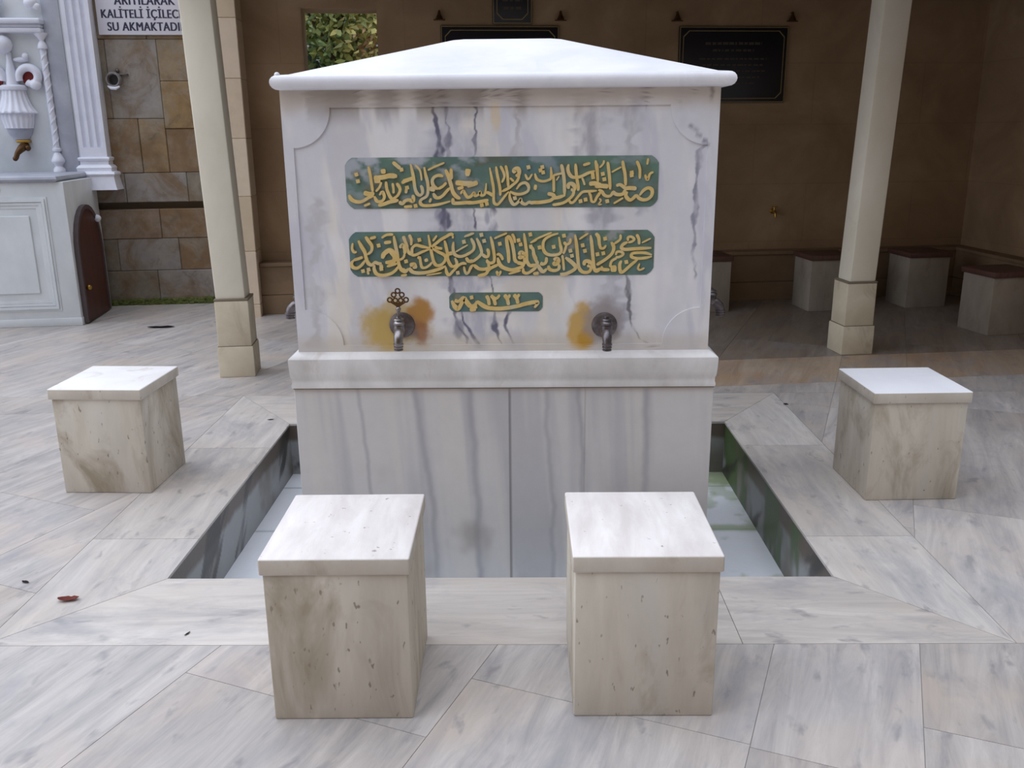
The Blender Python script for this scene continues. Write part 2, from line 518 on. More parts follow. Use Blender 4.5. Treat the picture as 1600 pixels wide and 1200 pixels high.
ca, sa = math.cos(ANG), math.sin(ANG)
FX0, FX1, FY0, FY1 = -9.0, 6.0, -4.3, 9.6
regions = [[(FX0, FY0), (FX1, FY0), (FX1, OY0), (FX0, OY0)], [(FX0, OY1), (FX1, OY1), (FX1, FY1), (FX0, FY1)],
           [(FX0, OY0), (OX0, OY0), (OX0, OY1), (FX0, OY1)], [(OX1, OY0), (FX1, OY0), (FX1, OY1), (OX1, OY1)]]
polys = []; polys_in = []; polys_band = []
PA = math.atan(0.12)
rs = random.Random(11)
seams = [-2.735 - 0.73 * i for i in range(9, 0, -1)] + [-2.735, -1.637, -0.906, -0.18, 0.2] + [0.2 + 0.73 * i for i in range(1, 10)]
for c0, c1 in zip(seams, seams[1:]):
    ln = 1.45
    off = rs.random() * ln
    if c0 == -2.735: off = 1.80
    if c0 == -1.637: off = 1.63
    if c0 == -0.18: off = 1.88
    if c0 == 0.2: off = 2.11
    off %= ln
    for i in range(-9, 10):
        s0 = off + i * ln; s1 = s0 + ln
        quad = [(c * ca + s * sa, -c * sa + s * ca) for c, s in ((c0, s0), (c1, s0), (c1, s1), (c0, s1))]
        for R in regions:
            q = quad
            q = clip(q, -1, 0, -R[0][0]); q = clip(q, 1, 0, R[1][0]) if q else q
            q = clip(q, 0, -1, -R[0][1]) if q else q; q = clip(q, 0, 1, R[2][1]) if q else q
            if len(q) < 3: continue
            # tan band, then slabs coloured darker to carry the portico's shade
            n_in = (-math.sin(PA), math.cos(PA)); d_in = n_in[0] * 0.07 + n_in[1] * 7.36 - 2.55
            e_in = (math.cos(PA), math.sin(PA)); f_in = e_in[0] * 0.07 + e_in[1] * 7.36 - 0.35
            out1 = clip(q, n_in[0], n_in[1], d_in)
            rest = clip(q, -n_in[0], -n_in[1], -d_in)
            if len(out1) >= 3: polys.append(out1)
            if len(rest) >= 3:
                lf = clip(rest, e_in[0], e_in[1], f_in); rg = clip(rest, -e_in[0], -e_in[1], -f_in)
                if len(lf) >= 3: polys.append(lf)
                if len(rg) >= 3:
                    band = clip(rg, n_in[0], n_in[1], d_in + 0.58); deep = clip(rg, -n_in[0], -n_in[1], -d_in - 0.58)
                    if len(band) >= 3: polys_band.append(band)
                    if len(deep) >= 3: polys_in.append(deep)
fl = struct(link('floor', slab_mesh(polys, 0.0018, 0.0, -0.03), M_floor, None, False))
M_floor_in = floor_material('shade_darkened_portico_paving', -ANG, lin(136, 126, 116), lin(160, 150, 138), lin(112, 100, 90), lin(150, 124, 100))  # shade under the roof mixed into these slab colours
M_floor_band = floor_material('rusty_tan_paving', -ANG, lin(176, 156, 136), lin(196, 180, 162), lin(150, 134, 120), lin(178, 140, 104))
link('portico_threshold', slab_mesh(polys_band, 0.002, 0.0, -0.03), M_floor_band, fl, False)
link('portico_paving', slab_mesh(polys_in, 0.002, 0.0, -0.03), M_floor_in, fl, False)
# bedding under the slabs, open over the basin
mb = MB()
for R in regions:
    mb.box(R[0][0], R[1][0], R[0][1], R[2][1], -0.12, -0.003)
g = mb.build('floor_bed', M_grout, fl, smooth=False)

# ------------------------------------------------------------------ basin with its kerb
basin = empty('drain_basin', ((BX0 + BX1) / 2, (BY0 + BY1) / 2, -0.27), 0,
              'sunken marble drain basin with a flush pale kerb around the big fountain', 'basin')
ysm = [2.955, 3.92]
def kerb(polys, mat, nm):
    me = slab_mesh(polys, 0.002, 0.0, -0.010)
    me.transform(Matrix.Translation(basin.location).inverted())
    return link(nm, me, mat, basin, False)
# front and back runs with mitred corners, side runs cut by cross joints
xs = [OX0, -0.35, 0.62, OX1]
front = []
for a_, b_ in zip(xs, xs[1:]):
    front.append(([(a_, OY0), (b_, OY0), (min(max(b_, BX0), BX1), BY0), (min(max(a_, BX0), BX1), BY0)]))
back = [[(OX0, OY1), (BX0, BY1), (BX1, BY1), (OX1, OY1)]]
kerb(front, M_kerb_x, 'front_kerb'); kerb(back, M_kerb_x, 'back_kerb')
for xo, xi, nm in ((OX0, BX0, 'side_kerb'), (OX1, BX1, 'side_kerb')):
    p1 = [(xo, OY0), (xi, BY0), (xi, ysm[0]), (xo, ysm[0])]
    p2 = [(xo, ysm[0]), (xi, ysm[0]), (xi, ysm[1]), (xo, ysm[1])]
    p3 = [(xo, ysm[1]), (xi, ysm[1]), (xi, BY1), (xo, OY1)]
    kerb([p1, p2, p3], M_kerb_y, nm)
mb = MB()
mb.box(OX0, BX0 - 0.006, OY0, OY1, -0.10, -0.009); mb.box(BX1 + 0.006, OX1, OY0, OY1, -0.10, -0.009)
mb.box(BX0 - 0.006, BX1 + 0.006, OY0, BY0 - 0.006, -0.10, -0.009); mb.box(BX0 - 0.006, BX1 + 0.006, BY1 + 0.006, OY1, -0.10, -0.009)
mb.build('kerb_bed', M_grout, basin, True, False)

def grid_wall(p0, p1, z0, z1, nu, nv, fn, name, mat, parent, inward):
    """vertical wall from p0 to p1 with a colour for every vertex"""
    us = np.linspace(0, 1, nu); vs = np.linspace(z0, z1, nv)
    U, V = np.meshgrid(us, vs)
    X = p0[0] + (p1[0] - p0[0]) * U; Y = p0[1] + (p1[1] - p0[1]) * U
    L = math.hypot(p1[0] - p0[0], p1[1] - p0[1])
    co = np.stack([X, Y, V], -1).reshape(-1, 3)
    return grid_mesh(co, nu, nv, fn(U * L, V).reshape(-1, 4), name, mat, parent)

def grid_mesh(co, nu, nv, cols, name, mat, parent):
    me = bpy.data.meshes.new(name)
    if parent is not None:
        inv = wm(parent).inverted()
        co = co @ np.array(inv.to_3x3()).T + np.array(inv.translation)
    idx = np.arange(nu * nv).reshape(nv, nu)
    f = np.stack([idx[:-1, :-1], idx[:-1, 1:], idx[1:, 1:], idx[1:, :-1]], -1).reshape(-1, 4)
    me.from_pydata(co.tolist(), [], f.tolist())
    set_colors(me, cols)
    return link(name, me, mat, parent, False)

def rgba(c, shape):
    return np.broadcast_to(np.array(c), shape + (4,)).copy()

def mixc(a, b, t):
    return a * (1 - t[..., None]) + np.array(b) * t[..., None]

def basin_wall_col(seed, moss):
    def fn(u, z):
        c = rgba(lin(150, 152, 152), u.shape)
        c = mixc(c, lin(120, 116, 108), sstep(0.4, 0.7, fbm(u * 4, z * 5, seed)))
        c = mixc(c, lin(92, 78, 64), sstep(-0.085, -0.055, z + 0.03 * fbm(u * 12, z * 3, seed + 3)) * 0.9)
        if moss:
            m = sstep(0.44, 0.54, fbm(u * 5.0, z * 2.0, seed + 9))
            c = mixc(c, lin(72, 92, 50), m * 0.95)
        m = sstep(0.60, 0.70, fbm(u * 6 + z * 6, z * 3, seed + 21))
        c = mixc(c, lin(48, 46, 42), m * 0.85)
        return c
    return fn
ZB = -0.27
grid_wall((BX0 - 0.004, BY1 + 0.008), (BX0 - 0.004, BY0 - 0.008), ZB, -0.0102, 120, 40, basin_wall_col(5, False), 'left_lining', M_paint, basin, 1)
grid_wall((BX1 + 0.004, BY0 - 0.008), (BX1 + 0.004, BY1 + 0.008), ZB, -0.0102, 120, 40, basin_wall_col(31, True), 'right_lining', M_paint, basin, 1)
grid_wall((BX1 + 0.008, BY1 + 0.004), (BX0 - 0.008, BY1 + 0.004), ZB, -0.0102, 120, 40, basin_wall_col(17, False), 'back_lining', M_paint, basin, 1)
grid_wall((BX0, BY0 - 0.004), (BX1, BY0 - 0.004), ZB, -0.0102, 120, 40, basin_wall_col(23, True), 'front_lining', M_paint, basin, 1)
# basin floor: wet white tiles, mossy towards the back right corner
nx, ny = 150, 120
gx, gy = np.meshgrid(np.linspace(BX0 - 0.01, BX1 + 0.01, nx), np.linspace(BY0 - 0.01, BY1 + 0.01, ny))
c = rgba(lin(240, 244, 250), gx.shape)
row = np.floor((gy - 2.62) / 0.49); colm = np.floor((gx + 1.2) / 1.1)
c = c * (0.92 + 0.1 * _hash(row, colm, 4))[..., None]
dseam = np.abs((gy - 2.62) / 0.49 - np.round((gy - 2.62) / 0.49)) * 0.49
c = mixc(c, lin(150, 160, 160), (1 - sstep(0.003, 0.010, dseam)) * 0.7)
right = sstep(0.5, 0.75, gx)
gm = np.clip(sstep(0.42, 0.62, fbm(gx * 4, gy * 4, 8)) * sstep(3.85, 4.0, gy) + sstep(0.6, 0.7, fbm(gx * 7, gy * 7, 3)) * 0.5 + (1 - sstep(0.01, 0.05, np.abs(gy - 3.60 - 0.03 * fbm(gx * 9, gy * 0, 2)))) * 0.8, 0, 1) * right
c = mixc(c, lin(140, 158, 96), gm * 0.8)
c[..., 3] = 1
co = np.stack([gx, gy, np.full_like(gx, ZB)], -1).reshape(-1, 3)
M_wet = painted('wet_white_tile', 0.18, 0.04)
grid_mesh(co, nx, ny, c.reshape(-1, 4), 'tiled_bottom', M_wet, basin)

# ------------------------------------------------------------------ the big fountain
FYF = 3.02                                            # plane of its front
UX0, UX1 = -0.773, 0.640                              # upper body
LX0, LX1 = -0.795, 0.664                              # lower body
FB = 3.93                                             # back
ft = empty('ablution_fountain', (-0.066, 3.47, ZB), 0,
           'large white marble box fountain with green and gold inscription panels in the basin', 'fountain')

def poly_x(z, pts):
    zs = np.array([p[1] for p in pts]); xs_ = np.array([p[0] for p in pts])
    o = np.argsort(zs)
    return np.interp(z, zs[o], xs_[o])

def px2w(px, py):
    """photo pixel to a place on the fountain's front plane (x, z)"""
    z = 1.532 - (py - 140) * 0.002112
    s = 0.002046 + (py - 140) * (0.002213 - 0.002046) / 410
    xl = 434 + (py - 140) * 34 / 410
    return -0.776 + (px - xl) * s, z

def vein(c, X, Z, pts, width, color, amt, seed, rough=0.02):
    w = [px2w(*p) for p in pts]
    zs = [p[1] for p in w]
    xc = poly_x(Z, w) + (fbm(Z * 14, Z * 0 + 3, seed) - 0.5) * rough * 2 + (vn(Z * 60, Z * 0, seed + 5) - 0.5) * rough * 0.6 + (fbm(X * 25, Z * 25, seed + 6) - 0.5) * rough * 0.8
    wd = width * (0.15 + 3.0 * fbm(Z * 16, Z * 0 + 8, seed + 2) ** 2)
    m = (1 - sstep(0.35, 1.0, np.abs(X - xc) / wd)) * sstep(min(zs) - 0.012, min(zs) + 0.012, Z) * (1 - sstep(max(zs) - 0.012, max(zs) + 0.012, Z))
    m = m * np.clip(2.2 * fbm(X * 34, Z * 16, seed + 7) - 0.35, 0, 1.2)
    return mixc(c, color, np.clip(m * amt, 0, 1))

def blob(c, X, Z, px, py, rx, rz, color, amt, seed, edge=0.5):
    x, z = px2w(px, py)
    d = np.sqrt(((X - x) / rx) ** 2 + ((Z - z) / rz) ** 2) + (fbm(X * 18, Z * 18, seed) - 0.5) * 0.9
    return mixc(c, color, (1 - sstep(1 - edge, 1.0, d)) * amt)

def upper_colors(X, Z):
    c = rgba(lin(236, 234, 235), X.shape)
    c = mixc(c, lin(228, 221, 209), sstep(0.45, 0.7, fbm(X * 5, Z * 2.5, 1)) * 0.7)          # warm cream patches
    c = mixc(c, lin(214, 214, 221), sstep(0.46, 0.66, fbm(X * 7 + 3, Z * 1.6, 2)) * 0.8)
    c = mixc(c, lin(202, 202, 214), sstep(0.56, 0.7, fbm(X * 13 + Z * 2, Z * 3.0, 71)) * 0.6)      # cool grey drifts
    # broad grey bands
    c = vein(c, X, Z, [(930, 145), (925, 240), (945, 330), (960, 470), (960, 545)], 0.05, lin(178, 176, 184), 0.8, 41, 0.03)
    c = vein(c, X, Z, [(990, 150), (985, 240), (1000, 330)], 0.035, lin(186, 184, 192), 0.8, 42, 0.03)
    c = vein(c, X, Z, [(700, 145), (705, 240), (715, 340), (735, 450), (745, 545)], 0.085, lin(192, 192, 202), 0.9, 43, 0.02)
    # sharp blue-grey veins
    G = lin(108, 108, 128)
    c = vein(c, X, Z, [(672, 150), (680, 200), (688, 250), (692, 330), (705, 420), (716, 500), (738, 545)], 0.013, G, 1.1, 3, 0.012)
    c = vein(c, X, Z, [(695, 145), (702, 200), (698, 250), (694, 345)], 0.010, G, 0.8, 4, 0.010)
    c = vein(c, X, Z, [(742, 150), (746, 200), (738, 260), (745, 350)], 0.010, G, 1.0, 5, 0.012)
    c = vein(c, X, Z, [(768, 300), (772, 345), (764, 400), (775, 470), (772, 510), (786, 545)], 0.009, G, 1.0, 6, 0.012)
    c = vein(c, X, Z, [(722, 470), (728, 500), (752, 542)], 0.008, G, 1.2, 7, 0.008)
    c = vein(c, X, Z, [(800, 480), (792, 505), (806, 540)], 0.006, G, 0.9, 17, 0.008)
    c = blob(c, X, Z, 720, 512, 0.022, 0.045, lin(128, 128, 144), 0.75, 8)
    c = blob(c, X, Z, 686, 325, 0.018, 0.030, lin(142, 142, 162), 0.6, 9)
    c = blob(c, X, Z, 762, 330, 0.014, 0.040, lin(140, 140, 160), 0.6, 10)
    c = vein(c, X, Z, [(1064, 160), (1078, 195), (1104, 222), (1090, 232), (1088, 300), (1084, 430)], 0.011, lin(150, 150, 164), 1.1, 11, 0.010)
    c = vein(c, X, Z, [(975, 400), (985, 460), (990, 500), (1003, 530), (1030, 546)], 0.011, lin(124, 122, 128), 1.1, 12, 0.012)
    c = vein(c, X, Z, [(806, 160), (812, 240)], 0.018, lin(190, 186, 190), 0.8, 13, 0.02)
    c = vein(c, X, Z, [(492, 300), (488, 420), (500, 540)], 0.03, lin(196, 194, 196), 0.7, 14, 0.03)
    # weathering stains under the lid and around the taps
    zt = 1.53
    c = mixc(c, lin(196, 182, 166), sstep(0.085, 0.02, zt - Z + 0.05 * (fbm(X * 8, Z * 2, 21) - 0.5)) * 0.7)
    drip = sstep(0.56, 0.72, vn(X * 22, X * 0, 22)) * (1 - sstep(0.0, 0.16, zt - Z - 0.10 * vn(X * 22, X * 0, 23)))
    c = mixc(c, lin(120, 108, 98), drip * sstep(0.07, 0.0, zt - Z - 0.05) * 0.5)
    for px_, ln_, wd_ in ((757, 0.05, 0.004), (775, 0.06, 0.005), (800, 0.05, 0.004), (668, 0.06, 0.006), (690, 0.05, 0.004), (1007, 0.05, 0.004), (1010, 0.08, 0.003), (947, 0.03, 0.003), (1112, 0.05, 0.010), (1085, 0.03, 0.004), (560, 0.03, 0.006)):
        x_ = px2w(px_, 150)[0]
        c = mixc(c, lin(116, 104, 98), (1 - sstep(0.2, 1.0, np.abs(X - x_ - 0.004 * (vn(Z * 90, Z * 0, 5) - .5)) / wd_)) * (1 - sstep(0.3, 1.0, (zt - Z) / ln_)) * 0.7)
    c = mixc(c, lin(196, 184, 168), (1 - sstep(0.0, 0.05, Z - 0.69 - 0.03 * fbm(X * 8, Z * 3, 24))) * 0.5)
    c = blob(c, X, Z, 625, 503, 0.135, 0.115, lin(200, 172, 112), 0.85, 25, 0.45)
    c = blob(c, X, Z, 597, 512, 0.070, 0.090, lin(196, 164, 86), 0.8, 26)
    c = blob(c, X, Z, 654, 482, 0.060, 0.060, lin(184, 130, 58), 0.9, 27)
    c = blob(c, X, Z, 661, 516, 0.035, 0.055, lin(158, 102, 66), 0.8, 28)
    c = blob(c, X, Z, 636, 505, 0.062, 0.062, lin(120, 106, 104), 0.8, 29)
    c = blob(c, X, Z, 910, 505, 0.055, 0.105, lin(206, 166, 88), 0.95, 30)
    c = blob(c, X, Z, 918, 528, 0.040, 0.045, lin(190, 144, 44), 0.85, 31)
    c = blob(c, X, Z, 948, 492, 0.085, 0.10, lin(160, 150, 148), 0.8, 32)
    c = blob(c, X, Z, 775, 180, 0.025, 0.06, lin(224, 206, 178), 0.8, 33)
    c = blob(c, X, Z, 840, 430, 0.12, 0.12, lin(222, 212, 196), 0.6, 34)
    c[..., 3] = 1
    return c

# body core (sides and back), set just behind the painted front field
ZL0, ZL1, ZT = 0.55, 0.675, 1.545
mb = MB()
mb.box(UX0, UX1, FYF + 0.007, FB, ZL1 - 0.02, ZT, 0.004)
mb.build('upper_body', M_side_marble, ft, True)
nu, nv = 500, 310
U, V = np.meshgrid(np.linspace(UX0 + 0.002, UX1 - 0.002, nu), np.linspace(ZL1 - 0.01, ZT, nv))
grid_mesh(np.stack([U, np.full_like(U, FYF + 0.005), V], -1).reshape(-1, 3), nu, nv, upper_colors(U, V).reshape(-1, 4), 'carved_front', M_paint, ft)

# raised frame of the front: a border with quarter discs in the bottom corners
def arc(cx, cz, r, a0, a1, n=16):
    return [(cx + r * math.cos(math.radians(a0 + (a1 - a0) * i / n)), cz + r * math.sin(math.radians(a0 + (a1 - a0) * i / n))) for i in range(n + 1)]
ix0, ix1, iz0, iz1 = UX0 + 0.033, UX1 - 0.033, 0.695, 1.480
R = 0.125
inner = arc(ix0, iz0, R, 90, 0) + arc(ix1, iz0, R, 180, 90) + arc(ix1, iz1, R, 270, 180) + arc(ix0, iz1, R, 0, -90)
outer = [(UX0, ZL1 - 0.01), (UX1, ZL1 - 0.01), (UX1, ZT), (UX0, ZT)]
b = bmesh.new()
edges = []
for lp in (outer, inner):
    vs = [b.verts.new((x, FYF, z)) for x, z in lp]
    edges += [b.edges.new((vs[i], vs[(i + 1) % len(vs)])) for i in range(len(vs))]
bmesh.ops.triangle_fill(b, use_beauty=True, edges=edges)
for _ in range(5):
    bmesh.ops.subdivide_edges(b, edges=[e for e in b.edges if e.calc_length() > 0.02], cuts=1)
    bmesh.ops.triangulate(b, faces=b.faces[:])
r = bmesh.ops.extrude_face_region(b, geom=b.faces[:])
for e in r['geom']:
    if isinstance(e, bmesh.types.BMVert): e.co.y = FYF + 0.0055
bmesh.ops.recalc_face_normals(b, faces=b.faces[:])
me = bpy.data.meshes.new('raised_border')
b.to_mesh(me); b.free()
cs = np.array([v.co[:] for v in me.vertices])
set_colors(me, upper_colors(cs[:, 0], cs[:, 2]))
me.transform(wm(ft).inverted())
link('raised_border', me, M_paint, ft, False)

# ledge moulding all round
def ring_profile(x0, x1, y0, y1, prof):
    return [[(x0 - o, y0 - o, z), (x1 + o, y0 - o, z), (x1 + o, y1 + o, z), (x0 - o, y1 + o, z)] for o, z in prof]
mb = MB()
mb.loft(ring_profile(UX0, UX1, FYF, FB, [(0.0, 0.672), (0.006, 0.670), (0.029, 0.655), (0.0315, 0.652), (0.032, 0.648), (0.0315, 0.628), (0.030, 0.604), (0.0285, 0.588), (0.025, 0.580), (0.025, 0.566), (0.0275, 0.558), (0.0265, 0.548)]))
ld = mb.build('ledge', M_edge_marble, ft, True, True, 30)
mb = MB()
mb.loft(ring_profile(LX0, LX1, FYF - 0.018, FB + 0.018, [(0.001, 0.549), (0.001, 0.543)]))
mb.build('mortar_joint', M_joint, ft, True)

# lower body with a painted front of soft vertical bands
def lower_colors(X, Z):
    c = rgba(lin(212, 209, 208), X.shape)
    Xs = X + 0.06 * Z
    c = mixc(c, lin(192, 190, 193), sstep(0.45, 0.65, fbm(Xs * 9, Z * 0.5, 51)) * 0.9)
    c = mixc(c, lin(216, 212, 208), sstep(0.5, 0.7, fbm(Xs * 14 + 4, Z * 0.6, 52)) * 0.8)
    for px0, px1, w, s in ((648, 672, 0.018, 61), (852, 866, 0.016, 62), (905, 912, 0.014, 63), (1010, 1012, 0.02, 64), (735, 745, 0.02, 65), (560, 575, 0.012, 66)):
        x0 = -0.793 + (px0 - 461) * 0.00223; x1 = -0.793 + (px1 - 461) * 0.00223
        xc = np.interp(Z, [0.1, 0.55], [x1, x0]) + (fbm(Z * 10, Z * 0, s) - .5) * 0.02
        c = mixc(c, lin(158, 157, 164), (1 - sstep(0.0, 1.0, np.abs(X - xc) / w)) * 0.55)
    for px, a in ((797, 0.9), (915, 0.35)):
        xc = -0.793 + (px - 461) * 0.00223
        c = mixc(c, lin(120, 116, 116), (1 - sstep(0.0015, 0.004, np.abs(X - xc))) * a)
    c = mixc(c, lin(176, 160, 146), (1 - sstep(0.0, 0.03, 0.548 - Z)) * 0.6)
    c = mixc(c, lin(158, 150, 144), sstep(0.5, 0.7, fbm(X * 4, Z * 3, 55)) * (1 - sstep(-0.1, 0.35, Z)) * 0.7)
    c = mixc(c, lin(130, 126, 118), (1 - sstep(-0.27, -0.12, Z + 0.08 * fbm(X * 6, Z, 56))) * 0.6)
    c[..., 3] = 1
    return c
mb = MB()
mb.box(LX0, LX1, FYF - 0.017, FB + 0.018, ZB, 0.546, 0.003)
mb.build('lower_body', M_side_marble, ft, True)
U, V = np.meshgrid(np.linspace(LX0 + 0.003, LX1 - 0.003, 330), np.linspace(ZB + 0.002, 0.543, 120))
grid_mesh(np.stack([U, np.full_like(U, FYF - 0.0185), V], -1).reshape(-1, 3), 330, 120, lower_colors(U, V).reshape(-1, 4), 'lower_front', M_paint, ft)

# lid: bull-nosed slab rising to a short ridge
b = MB()
lx0, lx1, ly0, ly1 = -0.752, 0.640, 3.020, 3.920
prof = []
for i in range(9):
    a_ = -90 + 180 * i / 8
    prof.append((0.018 + 0.023 * math.cos(math.radians(a_)), 1.557 + 0.023 * math.sin(math.radians(a_))))
loops = ring_profile(lx0, lx1, ly0, ly1, [(-0.02, 1.534)] + prof)
rcx, rcy = -0.046, 3.47
loops.append([(lx0 + 0.01, ly0 + 0.01, 1.583), (lx1 - 0.01, ly0 + 0.01, 1.583), (lx1 - 0.01, ly1 - 0.01, 1.583), (lx0 + 0.01, ly1 - 0.01, 1.583)])
def lerp_loop(t, zz):
    A = loops[-1] if t == 0 else base
    tgt = [(rcx - 0.155, rcy - 0.03), (rcx + 0.155, rcy - 0.03), (rcx + 0.155, rcy + 0.03), (rcx - 0.155, rcy + 0.03)]
    return [(p[0] + (q[0] - p[0]) * t, p[1] + (q[1] - p[1]) * t, zz) for p, q in zip(base, tgt)]
base = loops[-1]
for t, zz in ((0.33, 1.630), (0.66, 1.677), (0.93, 1.716), (1.0, 1.7215)):
    loops.append(lerp_loop(t, zz))
b.loft(loops)
# a broken chip of mortar on the left corner
b.ball((-0.772, 3.003, 1.581), 0.009, (1, 1, 0.9))
b.build('lid', M_lid, ft, True, True, 25)

# inscription panels ------------------------------------------------------
def crm(pts, n=7):
    if len(pts) < 3:
        (x0, y0), (x1, y1) = pts[0], pts[-1]
        return [(x0 + (x1 - x0) * t / 6, y0 + (y1 - y0) * t / 6) for t in range(7)]
    P = [pts[0]] + list(pts) + [pts[-1]]
    out = []
    for i in range(1, len(P) - 2):
        p0, p1, p2, p3 = P[i - 1], P[i], P[i + 1], P[i + 2]
        for s in range(n):
            t = s / n
            out.append(tuple(0.5 * (2 * p1[k] + (p2[k] - p0[k]) * t + (2 * p0[k] - 5 * p1[k] + 4 * p2[k] - p3[k]) * t * t + (3 * p1[k] - p0[k] - 3 * p2[k] + p3[k]) * t ** 3) for k in (0, 1)))
    out.append(tuple(pts[-1]))
    return out

def stroke(b, pts, wid, y_top, y_bot):
    """raised pen stroke: pts (x, z), a reed-pen width that swells with direction"""
    c = crm(pts)
    n = len(c)
    L = []; Rr = []
    for i, p in enumerate(c):
        q0 = c[max(i - 1, 0)]; q1 = c[min(i + 1, n - 1)]
        dx, dz = q1[0] - q0[0], q1[1] - q0[1]
        d = math.hypot(dx, dz) or 1e-9
        nx, nz = -dz / d, dx / d
        ang = abs((dx * 0.80 + dz * 0.6) / d)          # thin along the nib's slant
        w = wid * (0.86 + 0.30 * (1 - ang))
        t = i / (n - 1)
        w *= min(1.0, 0.5 + 4 * t, 0.5 + 4 * (1 - t))
        L.append((p[0] + nx * w / 2, p[1] + nz * w / 2)); Rr.append((p[0] - nx * w / 2, p[1] - nz * w / 2))
    tl = [b.verts.new((x, y_top, z)) for x, z in L]; tr = [b.verts.new((x, y_top, z)) for x, z in Rr]
    bl = [b.verts.new((x, y_bot, z)) for x, z in L]; br_ = [b.verts.new((x, y_bot, z)) for x, z in Rr]
    for i in range(n - 1):
        b.faces.new((tl[i], tr[i], tr[i + 1], tl[i + 1]))
        b.faces.new((tl[i], tl[i + 1], bl[i + 1], bl[i]))
        b.faces.new((tr[i + 1], tr[i], br_[i], br_[i + 1]))
    b.faces.new((tl[0], bl[0], br_[0], tr[0])); b.faces.new((tl[-1], tr[-1], br_[-1], bl[-1]))

def dot(b, x, z, r, y_top, y_bot, rot=45):
    vs = []
    for y in (y_top, y_bot):
        vs.append([b.verts.new((x + r * math.cos(math.radians(rot + 12 + 90 * i)), y, z + r * math.sin(math.radians(rot + 12 + 90 * i)))) for i in range(4)])
    b.faces.new(vs[0])
    for i in range(4):
        b.faces.new((vs[0][i], vs[1][i], vs[1][(i + 1) % 4], vs[0][(i + 1) % 4]))

def S(*a):
    """width, then x y pairs"""
    w = a[0]; xs_ = a[1:]
    return (w, [(xs_[i], xs_[i + 1]) for i in range(0, len(xs_), 2)])

